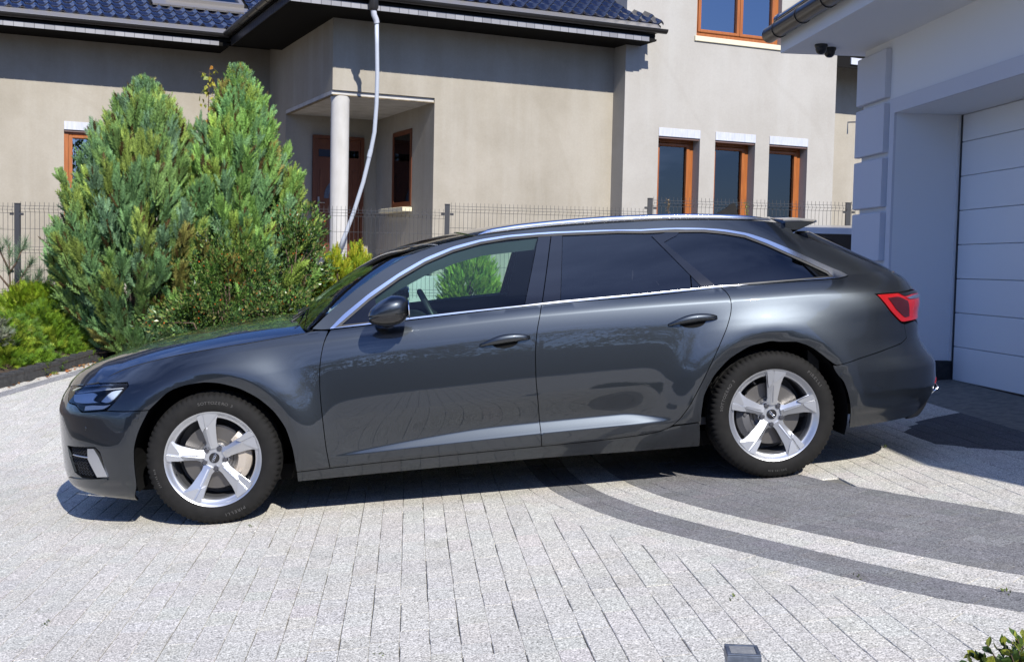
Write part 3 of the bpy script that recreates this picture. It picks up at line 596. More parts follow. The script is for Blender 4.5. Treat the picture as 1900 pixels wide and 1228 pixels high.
for k in range(8):
    z0 = .50 + k * ph + .002; z1 = min(.50 + (k + 1) * ph - .002, DT - .004); m_ = MB(); gb(m_, (XD, DY0 + .02, z0), (XD + .04, DY1 - .035, z1), .004)
    if k % 2: gb(m_, (XD - .001, DY0 + .02, z1 - .022), (XD + .02, DY1 - .035, z1 - .017))
    m_.build('door_panel', M['whitedoor'], gar)
m_ = MB(); gb(m_, (XD - .006, DY1 - .033, .48), (XD + .03, DY1 - .012, DT - .002)); gb(m_, (XD - .004, DY0, .46), (XD + .03, DY1 - .034, .498)); m_.build('door_seal', M['blackmetal'], gar)
m_ = MB(); gb(m_, (XD - .03, DY1 - .011, .50), (XD + .03, DY1 - .0005, DT - .002)); m_.build('door_track', M['whitedoor'], gar)
# roof slab: eave along the wall, then an unseen slanted near edge, added and shaped to throw the shade on the drive
XE = 3.2; YF = 10.32; RP = [(XE, YF), (14.6, YF), (14.6, 1.5), (4.75, 1.5), (4.35, 2.48), (XE, 5.3)]
m_ = MB(); m_.prism([Vector((x, y, ZS)) - go for x, y in RP], (0, 0, .17)); m_.build('eave_soffit', M['whitewall'], gar)
m_ = MB(); m_.add([Vector((x - (.05 if x < 14 else 0), y, ZS + .21)) - go for x, y in RP] + [Vector((8.9, y_, ZS + 2.6)) - go for y_ in (7.6, 4.4)], [(0, 6, 1), (1, 6, 7, 2), (2, 7, 3), (3, 7, 4), (4, 7, 5), (5, 7, 6, 0), (5, 4, 3, 2, 1, 0)][::1]); m_.build('roof', M['tile'], gar)
def gut(P, r=.07):
    o = MB().tube([Vector(p) - go for p in P], r, 16).build('gutter', M['gutter'], gar, auto=40); br = MB()
    a_, b_ = Vector(P[0]), Vector(P[-1]); L = (b_ - a_).length
    for q in np.arange(.28, L, .6): c = a_ + (b_ - a_) * (q / L); br.tube([c - go - (b_ - a_).normalized() * .014, c - go + (b_ - a_).normalized() * .014], r + .006, 16); br.build('gutter_joint', M['gutter'], o, auto=40); br = MB()
gut([(XE - .085, YF + .06, ZS + .165), (XE - .085, 5.2, ZS + .165)])
m_ = MB(); m_.tube([Vector((XE - .02, YF - .05, ZS + .285)) - go, Vector((XE - .02, 5.2, ZS + .285)) - go], .045, 12); m_.tube([Vector((XE - .02, YF + .0, ZS + .285)) - go, Vector((XE - .02, YF - .06, ZS + .285)) - go], .055, 12); m_.build('roof_edge_tile', M['tile'], gar, auto=40)
m_ = MB(); m_.tube([Vector((3.95, YC + .03, 2.66)) - go, Vector((3.79, YC + .12, 2.66)) - go, Vector((3.79, YC + .12, 2.56)) - go], .006, 6); m_.build('wall_hook', M['fasciametal'], gar)
# things fixed under the soffit
for i, (x, y, lab) in enumerate(((3.40, 9.85, 'black dome camera nearest the gutter under the pale garage soffit'), (3.52, 9.98, 'black dome camera nearer the quoin blocks under the garage soffit'))):
    cmr = empty('dome_camera', (x, y, ZS), lab, 'security camera', 'dome cameras under the garage eave')
    MB().lathe([(.001, .0), (.052, .0), (.055, -.012), (.05, -.025), (.046, -.03)], 24, 'z').build('mount', M['blackmetal'], cmr, auto=40)
    d_ = MB().lathe([(.046, -.028), (.046, -.045), (.038, -.066), (.022, -.080), (.001, -.084)], 24, 'z').build('dome', M['blackmetal'], cmr, smooth=True)
    MB().lathe([(.001, -.013), (.014, -.012), (.016, .0)], 16, 'z').build('lens', M['gutter'], d_).matrix_basis = Matrix.Translation((-.022, -.026, -.062)) @ Matrix.Rotation(.9, 4, 'X') @ Matrix.Rotation(-.5, 4, 'Y')
sp = empty('soffit_spotlight', (3.52, 7.75, ZS - .001), 'small round recessed spotlight in the pale garage soffit', 'light')
MB().lathe([(.026, .0), (.045, .0), (.043, -.006), (.03, -.007), (.026, 0)], 24, 'z').build('trim_ring', M['fasciametal'], sp, auto=40); MB().lathe([(.001, -.002), (.026, -.002)], 24, 'z').build('lens', M['blackmetal'], sp)
def cub(tab):
    xs=np.array([a for a,b in tab],float); ys=np.array([b for a,b in tab],float)
    d=np.diff(ys)/np.diff(xs); m=np.empty_like(ys); m[0]=d[0]; m[-1]=d[-1]
    for i in range(1,len(xs)-1):
        m[i]=0 if d[i-1]*d[i]<=0 else 2*d[i-1]*d[i]/(d[i-1]+d[i])
    def fn(x):
        x=np.clip(np.asarray(x,float),xs[0],xs[-1]); i=np.clip(np.searchsorted(xs,x,side='right')-1,0,len(xs)-2)
        w=xs[i+1]-xs[i]; t=(x-xs[i])/w
        return ((2*t**3-3*t**2+1)*ys[i]+(t**3-2*t**2+t)*w*m[i]+(-2*t**3+3*t**2)*ys[i+1]+(t**3-t**2)*w*m[i+1])
    return fn
Z_TOR=cub([(-.9,.70),(-.6,.735),(-.38,.80),(-.1,.850),(.3,.882),(.6,.893),(1.0,.915),(1.7,.948),(2.4,.957),(3.0,.957),(3.6,.945),(4.0,.93)])
Z_BELT=cub([(-.9,.715),(-.75,.735),(-.57,.765),(-.42,.818),(-.256,.855),(-.06,.886),(.29,.920),(.47,.938),(.645,.953),(1.0,.972),(1.5,.993),(2,1.008),(2.5,1.022),(3,1.034),(3.37,1.047),(4,1.045)])
Z_CRE=cub([(-.9,.60),(-.3,.68),(.2,.745),(.6,.785),(.9,.815),(1.4,.84),(1.7,.853),(2.3,.863),(2.8,.86),(3.4,.83),(4,.78)])
Z_L1=cub([(.4,.295),(.6,.303),(1.0,.322),(1.7,.345),(2.3,.356),(2.6,.36)])
Z_DOOR=cub([(.3,.243),(.6,.252),(1.1,.265),(1.7,.276),(2.1,.287),(2.3,.302),(2.5,.32)])
X_F=cub([(.08,-.62),(.13,-.76),(.17,-.875),(.22,-.91),(.30,-.922),(.45,-.925),(.58,-.925),(.64,-.91),(.69,-.88),(.74,-.83),(.80,-.73),(.9,-.6)])
X_R=cub([(.18,3.90),(.27,3.965),(.36,4.0),(.42,4.018),(.52,4.02),(.555,4.005),(.61,3.962),(.70,3.93),(.80,3.932),(.87,3.95),(.91,3.945),(.95,3.92),(1.0,3.885),(1.05,3.82),(1.10,3.74),(1.17,3.61),(1.25,3.46),(1.33,3.32),(1.42,3.16)])
ARCH=[(.012,.338),(2.937,.34)]
def prof(x,z):
    x=np.asarray(x,float); z=np.asarray(z,float)
    zt=Z_TOR(x); zb=Z_BELT(x); zc=np.minimum(Z_CRE(x),zt-.01); ym=.938
    yc=ym-.0173
    zm=zc-.303
    w=zt-zc; yt=yc-.14*w-.75*w*w
    db=zb-zt; yb=yt-(.45*db+4.0*db*db)
    u=zc-z
    y_mid=yc+.115*np.clip(u,0,.303)-.19*np.clip(u,0,.303)**2
    v=np.clip(z-zc,0,None); y_up=yc-.14*v-.75*v*v
    t=np.clip(z-zt,0,None); y_tor=yt-(.45*t+4.0*t*t)
    d=np.clip(z-zb,0,None); y_gl=yb-(.42*d+.30*d*d)
    A=sst(.5,1.5,x)*(1-sst(2.12,2.42,x))
    l1=Z_L1(x); l2=l1+.012+.042*A
    y_low=ym-A*.020*sst(0,1,np.clip((zm-z)/np.maximum(zm-l2,.02),0,1))
    yl2=ym-A*.020; yl1=ym+.006*A
    k=np.clip((l2-z)/(l2-l1),0,1); y_cat=yl2+(yl1-yl2)*(k*.8+.2*k*k)
    zd=Z_DOOR(x)
    y_und=yl1-.05*(l1-z)-.25*np.clip(l1-z,0,None)**2
    y_sill=yl1-.05*(l1-zd)-.004-.12*(zd-z)-2.2*np.clip(zd-z,0,None)**2
    y=np.where(z>zb,y_gl,np.where(z>zt,y_tor,np.where(z>zc,y_up,np.where(z>zm,y_mid,np.where(z>l2,y_low,np.where(z>l1,y_cat,np.where(z>zd,y_und,y_sill)))))))
    return y
def q2(x,z):
    """side-view (x,z) -> ring coordinate q (arc-length like) """
    x=np.asarray(x,float); xf=X_F(z); xr=X_R(z); xa=xf+.80; xb=xr-.95
    t=np.clip((xa-x)/.80,0,1); t2=np.clip((x-xb)/.95,0,1)
    return np.where(t>0,xa-.95*np.arcsin(t**1.3),np.where(t2>0,xb+1.05*np.arcsin(t2**2.1),x))
def ring(q,z):
    """ring coordinate -> (x, halfwidth)"""
    q=np.asarray(q,float); z=np.asarray(z,float); xf=X_F(z); xr=X_R(z); xa=xf+.80; xb=xr-.95
    p1=np.clip((xa-q)/.95,0,np.pi/2); p2=np.clip((q-xb)/1.05,0,np.pi/2)
    x=np.where(p1>0,xa-.80*np.sin(p1)**(1/1.3),np.where(p2>0,xb+.95*np.sin(p2)**(1/2.1),q))
    fac=np.where(p1>0,np.cos(p1)**(1/1.15),np.where(p2>0,np.cos(p2)**(1/1.75),1.))
    y=prof(x,z)
    for (ax,az) in ARCH:
        r=np.hypot(x-ax,z-az); 
        y=y+.027*np.exp(-((np.maximum(r,.44)-.44)/.125)**2)*sst(.15,.45,z)*(1-.6*sst(.80,.95,z))-.16*np.clip(.442-r,0,.2)
    return x,y*fac
def hw(x,z):
    return ring(q2(x,z),z)[1]
# ------------------------------------------------------------------ the estate car: panels cut from one body surface
def m_paint():
    m = mat('dark_grey_metallic_paint', (.030, .036, .042), .38, .92, Coat_Weight=1., Coat_Roughness=.015, Coat_IOR=1.6); t = NT(m)
    v = t.n('TexVoronoi'); v.inputs['Scale'].default_value = 2600; t.l(t.n('TexCoord').outputs['Object'], v.inputs['Vector']); t.col(t.mix((.026, .031, .037), (.038, .044, .051), v.outputs['Color'])); return m
M['paint'] = m_paint()
M['chrome'] = mat('polished_trim', (.80, .81, .83), .16, 1.); M['satin'] = mat('satin_silver', (.62, .63, .65), .32, 1.)
M['piano'] = mat('gloss_black', (.006, .006, .007), .06, Coat_Weight=.5); M['blackplastic'] = mat('black_plastic', (.016, .016, .017), .5); M['void'] = mat('dark_underside', (.008, .008, .008), .9, spec=.1)
M['rubber'] = mat('tyre_rubber', (.010, .0096, .0092), .8, spec=.25); t = NT(M['rubber']); t.col(t.ramp(t.noise(25, 4), [(.3, (.006, .0058, .0056)), (.75, (.011, .0104, .0098))])); t.bump(t.noise(200, 2), .15, .001)
M['letter'] = mat('raised_tyre_letter', (.06, .058, .055), .6)
M['alloy'] = mat('silver_alloy', (.52, .53, .55), .36, .85, Coat_Weight=.3); M['barrel'] = mat('dark_wheel_barrel', (.08, .08, .085), .55, .4)
M['disc'] = mat('brake_disc_steel', (.16, .15, .14), .42, .9); M['caliper'] = mat('bare_caliper', (.42, .37, .31), .5, .3); M['bolt'] = mat('wheel_bolt', (.10, .10, .11), .35, .7)
M['redlens'] = mat('red_lamp_lens', (.30, .005, .006), .10, Coat_Weight=.6); M['darkred'] = mat('dark_red_lens', (.035, .002, .003), .10, Coat_Weight=.6)
M['seat'] = mat('black_leather', (.02, .02, .022), .5); M['trimgrey'] = mat('grey_door_card', (.045, .05, .055), .6)
M['lampshell'] = mat('sky_tinted_lamp_shell', (.30, .36, .46), .25, .6); M['lampsky'] = mat('sky_tinted_lamp_optic', (.70, .78, .88), .3, .2); M['lampwhite'] = mat('lamp_light_guide', (.75, .77, .80), .25)  # pale blue of the reflected sky is put into shell and optic colours
TH = math.radians(5.03); CX = Vector((math.cos(TH), 0, math.sin(TH))); CY = Vector((0, 1, .012)); CY = (CY - CX * CY.dot(CX)).normalized(); CZ = CX.cross(CY)
car = empty('estate_car', (0, 0, 0), 'dark grey estate car parked side-on with silver five-spoke wheels', 'car')
car.matrix_world = Matrix(((CX.x, CY.x, CZ.x, -.9615), (CX.y, CY.y, CZ.y, 7.0627), (CX.z, CY.z, CZ.z, .01116), (0, 0, 0, 1)))

def P3(q, z, off=0.):
    q = np.asarray(q, float); z = np.asarray(z, float); x, y = ring(q, z); p = np.stack([x, -y, z], -1)
    n = N3(q, z); return p + n * off
def N3(q, z, e=.004):
    x1, y1 = ring(q + e, z); x0, y0 = ring(q - e, z); du = np.stack([x1 - x0, -(y1 - y0), 0 * x1], -1)
    x1, y1 = ring(q, z + e); x0, y0 = ring(q, z - e); dv = np.stack([x1 - x0, -(y1 - y0), np.full_like(x1, 2 * e)], -1)
    n = np.cross(du, dv); l = np.linalg.norm(n, axis=-1, keepdims=True); return n / np.maximum(l, 1e-9)
def inpoly(P, poly):
    x, y = P[:, 0], P[:, 1]; c = np.zeros(len(P), bool); n = len(poly)
    for i in range(n):
        x0, y0 = poly[i]; x1, y1 = poly[(i + 1) % n]
        m = ((y0 > y) != (y1 > y)); c ^= m & (x < (x1 - x0) * (y - y0) / ((y1 - y0) + 1e-15) + x0)
    return c
def dist_edges(P, poly):
    A = np.asarray(poly); B = np.roll(A, -1, 0); d = np.full(len(P), 9.)
    for a, b in zip(A, B):
        ab = b - a; t = np.clip(((P - a) @ ab) / max(ab @ ab, 1e-12), 0, 1); d = np.minimum(d, np.hypot(*(P - a - t[:, None] * ab).T))
    return d
def to_q(poly):
    o = []
    for p in poly:
        if p[0] == 'q': o.append((p[1], p[2]))
        elif p[0] == 'y':                                  # ('y', end, halfwidth, z): a point round the nose or tail
            z = p[3]; k = p[2] / .93
            if k < 0: o.append((float(X_F(z)) + .80 - .95 * (math.pi / 2 + .006) if p[1] < 0 else float(X_R(z)) - .95 + 1.05 * (math.pi / 2 + .006), z))
            elif p[1] < 0: o.append((float(X_F(z)) + .80 - .95 * math.acos(min(1, k ** 1.15)), z))
            else: o.append((float(X_R(z)) - .95 + 1.05 * math.acos(min(1, k ** 1.75)), z))
        else: o.append((float(q2(p[0], p[1])), p[1]))
    return np.array(o, float)
def inset_poly(P, d):
    n = len(P); A = .5 * sum(P[i][0] * P[(i + 1) % n][1] - P[(i + 1) % n][0] * P[i][1] for i in range(n)); sg = 1 if A > 0 else -1; O = []
    for i in range(n):
        e0 = P[i] - P[i - 1]; e1 = P[(i + 1) % n] - P[i]; n0 = np.array([-e0[1], e0[0]]) * sg / max(np.hypot(*e0), 1e-9); n1 = np.array([-e1[1], e1[0]]) * sg / max(np.hypot(*e1), 1e-9)
        b = n0 + n1; l = b @ b; b = b * (2 / l) if l > .3 else n0 + n1; O.append(P[i] + b * d)
    return np.array(O)
def densify(P, st=.022):
    O = []
    for i in range(len(P)):
        a, b = P[i], P[(i + 1) % len(P)]; k = max(1, int(np.hypot(*(b - a)) / st))
        for j in range(k): O.append(a + (b - a) * j / k)
    return np.array(O)
def smooth_poly(P, sharp=38):
    """rounds the traced chain a little, keeping corners"""
    Q = P.copy(); n = len(P)
    for _ in range(2):
        R = Q.copy()
        for i in range(n):
            a = Q[i] - Q[i - 1]; b = Q[(i + 1) % n] - Q[i]; la, lb = np.hypot(*a), np.hypot(*b)
            if la < 1e-6 or lb < 1e-6: continue
            if a @ b / (la * lb) > math.cos(math.radians(sharp)): R[i] = .5 * Q[i] + .25 * (Q[i - 1] + Q[(i + 1) % n])
        Q = R
    return Q
def panel(name, poly, mt, parent, off=0., inset=.0022, step=.032, depth=.013, holes=(), join=False, flange=True, both=False, crease=True, st=.02, sm=True):
    Pq = to_q(poly)
    Pq = densify(Pq, st)
    if sm: Pq = smooth_poly(Pq)
    if inset: Pq = inset_poly(Pq, inset)
    H = [inset_poly(densify(to_q(h), st), -abs(inset) * .5) for h in holes]
    lo, hi = Pq.min(0), Pq.max(0)
    qs = np.arange(math.floor(lo[0] / .02), math.ceil(hi[0] / .02) + 1) * .02 if crease else np.arange(lo[0] + step / 2, hi[0], step); zs = np.arange(lo[1] + step / 2, hi[1], step if not crease else .022)
    gq, gz = np.meshgrid(qs, zs); G0 = np.stack([gq.ravel(), gz.ravel()], -1); G = [G0]
    if crease:
        rows = [fz(qs) + d for fz in (Z_TOR, Z_CRE, Z_L1, Z_BELT) for d in (-.006, 0, .006)]
        A_ = sst(.5, 1.5, qs) * (1 - sst(2.12, 2.42, qs)); rows += [Z_L1(qs) + .012 + .042 * A_ + d for d in (-.006, 0, .006)]
        dm_ = np.min([np.abs(G0[:, 1] - np.interp(G0[:, 0], qs, r)) for r in rows], 0); G0 = G0[dm_ > .011]
        R_ = [np.stack([qs, r], -1) for r in rows]; rr_ = np.min([np.abs(np.hypot(G0[:, 0] - ax, G0[:, 1] - az) - r) for ax, az in ARCH for r in (.436, .442, .449, .475)], 0); G0 = G0[rr_ > .009]; G = [G0]
        for r in R_: k_ = np.min([np.abs(np.hypot(r[:, 0] - ax, r[:, 1] - az) - .442) for ax, az in ARCH], 0); G.append(r[k_ > .016])
        for ax, az in ARCH:
            for r in (.436, .442, .449, .475):
                t_ = np.arange(-.4, 3.6, .045); G.append(np.stack([ax + r * np.cos(t_), az + r * np.sin(t_)], -1))
    G = np.concatenate(G); G = G[inpoly(G, Pq)]; G = G[dist_edges(G, Pq) > .007]
    for h in H:
        G = G[~inpoly(G, h)]; G = G[dist_edges(G, h) > .007]
    pts = np.concatenate([Pq] + H + [G]); n = len(Pq); edges = [(i, (i + 1) % n) for i in range(n)]; b = n
    for h in H: edges += [(b + i, b + (i + 1) % len(h)) for i in range(len(h))]; b += len(h)
    rv, re, rf, ov, oe, of = delaunay_2d_cdt([Vector(p) for p in pts], edges, [], 1, 1e-5)
    R = np.array([tuple(v) for v in rv]); T = np.array([f for f in rf if len(f) == 3]); cen = R[T].mean(1); ok = inpoly(cen, Pq)
    for h in H: ok &= ~inpoly(cen, h)
    T = T[ok]
    Vt = P3(R[:, 0], R[:, 1], off); Nn = N3(R[:, 0], R[:, 1])
    # orient outward
    tri = Vt[T]; fn = np.cross(tri[:, 1] - tri[:, 0], tri[:, 2] - tri[:, 0]); flip = (fn * Nn[T].mean(1)).sum(1) < 0; T[flip] = T[flip][:, ::-1]
    V = Vt.tolist(); NV = Nn.tolist(); F = T.tolist(); isf = [False] * len(F)
    if flange:
        for loop in [Pq] + H:
            a0 = len(V); m = len(loop); top = P3(loop[:, 0], loop[:, 1], off); nn = N3(loop[:, 0], loop[:, 1]); bot = top - nn * depth
            V += top.tolist() + bot.tolist(); NV += [[0, 0, 0]] * (2 * m)
            for i in range(m): F.append([a0 + i, a0 + (i + 1) % m, a0 + m + (i + 1) % m, a0 + m + i]); isf.append(True)
    if join:
        k = len(V); V += [(x, -y, z) for x, y, z in V]; NV += [[a, -b_, c] for a, b_, c in NV]; F2 = [[i + k for i in f[::-1]] for f in F]; F += F2; isf += isf
    me = bpy.data.meshes.new(name); me.from_pydata(V, [], F); me.polygons.foreach_set('use_smooth', [not s for s in isf]); me.update()
    ln = []
    for p, s in zip(me.polygons, isf):
        for vi in p.vertices: ln.append(tuple(p.normal) if s else tuple(NV[vi]))
    me.normals_split_custom_set(ln); me.materials.append(mt if not isinstance(mt, str) else M[mt])
    o = link(name, me, None, parent)
    return o
pairs = []                                                  # near-side parts that get a mirrored twin
def side(name, poly, mt, parent=None, **k): o = panel(name, poly, mt, parent or car, **k); (pairs.append(o) if parent is None else None); return o

FS = [(.639, .941), (.614, .897), (.594, .825), (.582, .75), (.577, .658), (.578, .564), (.583, .442), (.586, .359), (.598, .249)]      # front door seam
MS = [(1.746, 1.007), (1.708, .878), (1.69, .765), (1.684, .613), (1.689, .477), (1.692, .354), (1.692, .275)]
RS = [(2.702, 1.031), (2.731, 1.003), (2.743, .964), (2.736, .903), (2.704, .826), (2.628, .689), (2.556, .561), (2.478, .432), (2.42, .36), (2.382, .326), (2.302, .301)]
DB = [(.597, .249), (.84, .258), (1.117, .265), (1.396, .271), (1.692, .276), (1.961, .281), (2.247, .294), (2.302, .301)]
SB = [(.428, .19), (.835, .198), (1.253, .205), (1.675, .21), (1.96, .207), (2.248, .203), (2.535, .2)]
BB = [(.644, .951), (.824, .961), (1.023, .972), (1.427, .992), (1.746, 1.004), (2.302, 1.014), (2.702, 1.027), (2.958, 1.033), (3.27, 1.032), (3.371, 1.031), (3.414, 1.041)]
CT = [(.644, .954), (.714, 1.019), (.862, 1.123), (1.022, 1.216), (1.163, 1.284), (1.313, 1.333), (1.463, 1.362), (1.613, 1.375), (1.841, 1.377), (2.1, 1.37), (2.359, 1.360), (2.637, 1.347), (2.78, 1.33), (2.91, 1.300), (3.01, 1.258), (3.125, 1.199), (3.24, 1.136), (3.34, 1.083), (3.40, 1.055), (3.414, 1.041)]
CI = [(.706, .971), (.86, 1.086), (1.02, 1.184), (1.161, 1.254), (1.311, 1.306), (1.461, 1.338), (1.611, 1.353), (1.768, 1.357)]
QG = [(2.535, 1.332), (2.66, 1.325), (2.774, 1.307), (2.885, 1.281), (2.995, 1.230), (3.11, 1.167), (3.22, 1.106), (3.298, 1.062), (3.31, 1.047)]
WS = [(.55, .97), (.668, 1.06), (.797, 1.154), (.946, 1.245), (1.066, 1.303), (1.205, 1.343), (1.343, 1.37), (1.446, 1.386)]
RBOT = [(1.495, 1.389), (1.665, 1.399), (1.866, 1.407), (2.115, 1.41), (2.369, 1.407), (2.629, 1.395), (2.957, 1.371), (3.10, 1.354), (3.17, 1.342)]
DSEAM = [(3.184, 1.29), (3.306, 1.238), (3.446, 1.173), (3.60, 1.102), (3.735, 1.038)]
FA = [(-.278, .617), (-.178, .703), (-.092, .729), (-.006, .737), (.078, .727), (.178, .693), (.268, .637), (.34, .566), (.392, .48), (.418, .373), (.427, .267)]
FA2 = [(-.278, .617), (-.340, .515), (-.37, .433), (-.378, .346), (-.378, .228), (-.395, .140)]
RA = [(2.537, .372), (2.556, .479), (2.618, .582), (2.701, .660), (2.814, .718), (2.94, .738), (3.055, .722), (3.165, .666), (3.25, .589), (3.303, .508), (3.334, .409), (3.341, .327), (3.348, .238)]
BS = [(3.25, .589), (3.272, .583), (3.408, .611), (3.574, .644), (3.68, .667), (3.715, .69), (3.70, .765)]
HC_ = [(x, float(Z_BELT(x))) for x in np.linspace(-.58, .52, 16)]       # bonnet shut line

fender = side('fender', FS[::-1][:-1] + [(.639, .9485), (.60, .9490), (.57, .957)] + HC_[::-1] + [(-.579, .75), (-.394, .756), (-.386, .739), (-.46, .661), (-.508, .621), (-.411, .617)] + FA + [(.428, .243)], 'paint')
fdoor = side('front_door', FS + DB[1:5] + MS[::-1][1:] + BB[1:4][::-1] + [(.650, .952)], 'paint')
rdoor = side('rear_door', MS + DB[5:] + RS[::-1][1:] + [(2.302, 1.012)], 'paint')
quarter = side('quarter_panel', [(2.382, .332)] + RS[::-1][2:] + BB[7:] + CT[::-1][1:] + [(.60, .9525), (.552, .9615)] + WS[1:] + RBOT + [(3.182, 1.31)] + DSEAM + [(3.79, .98), (3.80, .938), (3.697, .934), (3.536, .938), (3.603, .846), (3.675, .772)] + BS[::-1] + RA[:8][::-1] + [(2.533, .34)], 'paint')
sill = side('sill', [(.428, .243)] + DB + [(2.382, .328), (2.529, .338), (2.535, .25)] + SB[::-1], 'paint')
# black shell behind the shut lines
shell = panel('inner_shell', [('y', -1, .0, .30), ('y', -1, .0, .66), (-.56, .72), (-.05, .86), (.6, .93), (2.7, 1.0), (3.6, .95), ('y', 1, 0., .95), ('y', 1, 0., .30), (3.4, .24), (3.36, .24)] + [(2.937 + .415 * math.cos(a), .34 + .415 * math.sin(a)) for a in np.linspace(-.2, math.pi + .2, 22)] + [(2.5, .24), (.46, .22)] + [(.012 + .415 * math.cos(a), .338 + .415 * math.sin(a)) for a in np.linspace(-.2, math.pi + .3, 22)] + [(-.42, .20)], 'void', car, off=-.016, inset=0, step=.06, join=True, flange=False, crease=False, sm=False)
# lower nose and tail
GR = [('y', -1, .0, .655), ('y', -1, .40, .655), ('y', -1, .43, .60), ('y', -1, .36, .30), ('y', -1, .0, .29)]
INT = [(-.785, .425), (-.70, .43), (-.588, .436), (-.56, .412), (-.528, .284), (-.60, .270), (-.69, .268), (-.745, .292), (-.775, .37)]
LAMP = [(-.772, .724), (-.68, .738), (-.579, .748), (-.394, .754), (-.386, .738), (-.46, .66), (-.513, .622), (-.664, .611), (-.69, .645), (-.761, .652)]
fb = panel('front_bumper', [(-.508, .620), (-.411, .616)] + FA2 + [(-.503, .157), (-.652, .178), (-.80, .19), ('y', -1, .30, .17), ('y', -1, 0., .16), ('y', -1, 0., .285), ('y', -1, .36, .295), ('y', -1, .435, .60), ('y', -1, .405, .66), ('y', -1, .30, .67), ('y', -1, 0., .67), ('y', -1, 0., .688), ('y', -1, .25, .694), ('y', -1, .40, .712), (-.774, .722), (-.763, .651), (-.692, .643), (-.664, .609), (-.513, .620)], 'paint', car, holes=[INT], join=True, inset=.002)
gr_frame = panel('grille_frame', GR[:-1] + [('y', -1, .0, .285)], 'chrome', car, off=-.002, holes=[[('y', -1, -.001, .64), ('y', -1, .385, .64), ('y', -1, .41, .60), ('y', -1, .345, .312), ('y', -1, -.001, .302)]], join=True, inset=.001)
grille = panel('grille', [('y', -1, .0, .645), ('y', -1, .39, .645), ('y', -1, .415, .60), ('y', -1, .35, .308), ('y', -1, .0, .30)], 'blackplastic', car, off=-.03, inset=0, join=True, flange=False)
gb_ = MB()
for i in range(9):
    z = .325 + i * .037; q1 = to_q([('y', -1, .40 - .05 * (1 - i / 9), z)])[0, 0]; q0 = to_q([('y', -1, 0, z)])[0, 0]
    P = P3(np.linspace(q1, q0, 9), np.full(9, z), -.014); P = [tuple(p) for p in P] + [(x, -y, zz) for x, y, zz in P[::-1][1:]]; gb_.tube(P, .006, 5)
gb_.build('grille_bar', M['blackplastic'], grille, fix=False)
rb = panel('rear_bumper', BS[:-1] + [(3.70, .762), (3.80, .772), ('y', 1, .52, .70), ('y', 1, .40, .62), ('y', 1, 0., .61), ('y', 1, 0., .42), ('y', 1, .55, .42), (3.93, .40), (3.72, .262), (3.55, .250), (3.346, .238)] + RA[::-1][1:4], 'paint', car, join=True, inset=.002)
diff = panel('rear_diffuser', [('y', 1, 0., .415), ('y', 1, .55, .415), (3.928, .394), (3.725, .262), (3.70, .235), ('y', 1, .4, .22), ('y', 1, 0., .22)], 'blackplastic', car, off=-.012, join=True)
tg = panel('tailgate', [('y', 1, 0., 1.035), (3.74, 1.036), (3.792, .978), (3.803, .937), ('y', 1, .50, .92), ('y', 1, .42, .79), ('y', 1, 0., .79), ('y', 1, 0., .618), ('y', 1, .41, .628), ('y', 1, .53, .705), (3.80, .776), ('y', 1, .55, .78), ('y', 1, .40, .78), ('y', 1, .40, .80)][:6] + [('y', 1, .42, .77), ('y', 1, .54, .77), (3.802, .777), ('y', 1, .53, .708), ('y', 1, .41, .628), ('y', 1, 0., .618)], 'paint', car, join=True)
tgl = panel('rear_window', [('y', 1, 0., 1.30), (3.19, 1.287)] + DSEAM[1:] + [('y', 1, 0., 1.04)], 'darkglass', car, off=-.003, join=True)
# lamps
TL_ = [(3.54, .934), (3.697, .930), (3.80, .933), ('y', 1, .50, .915), ('y', 1, .42, .79), ('y', 1, .42, .775), (3.795, .775), (3.68, .775), (3.607, .846)]
tl = side('tail_lamp', TL_, 'redlens', off=.004)
side('dark_insert', [(3.60, .912), (3.672, .914), (3.735, .885), (3.742, .80), (3.705, .795), (3.64, .85)], 'darkred', tl, off=.0075, depth=.004)
side('chrome_blade', [(3.722, .903), (3.79, .911), ('y', 1, .50, .905), ('y', 1, .50, .892), (3.80, .888), (3.742, .890)], 'chrome', tl, off=.010, depth=.006)
side('smoked_corner', [(3.675, .930), (3.80, .932), ('y', 1, .52, .918), ('y', 1, .52, .908), (3.79, .914), (3.715, .906)], 'piano', tl, off=.007, depth=.003)
hl = side('headlight', LAMP, 'lens', off=.001)
side('lamp_housing', [(-.765, .720), (-.579, .744), (-.398, .750), (-.392, .738), (-.464, .662), (-.515, .626), (-.660, .615), (-.686, .648), (-.755, .656)], 'lampshell', hl, off=-.022, depth=.003)
side('light_strip', [(-.735, .706), (-.58, .727), (-.42, .738), (-.424, .731), (-.58, .719), (-.73, .699)], 'lampwhite', hl, off=-.010, depth=.004)
side('lamp_side_bar', [(-.492, .722), (-.425, .729), (-.485, .664), (-.512, .658), (-.552, .668)], 'lampsky', hl, off=-.012, depth=.004)
side('main_lens', [(-.748, .697), (-.60, .716), (-.575, .706), (-.598, .676), (-.555, .664), (-.66, .656), (-.738, .660)], 'lampsky', hl, off=-.013, depth=.004)
side('lower_reflector', [(-.648, .646), (-.60, .652), (-.525, .650), (-.494, .654), (-.52, .630), (-.655, .619)], 'lampwhite', hl, off=-.012, depth=.004)
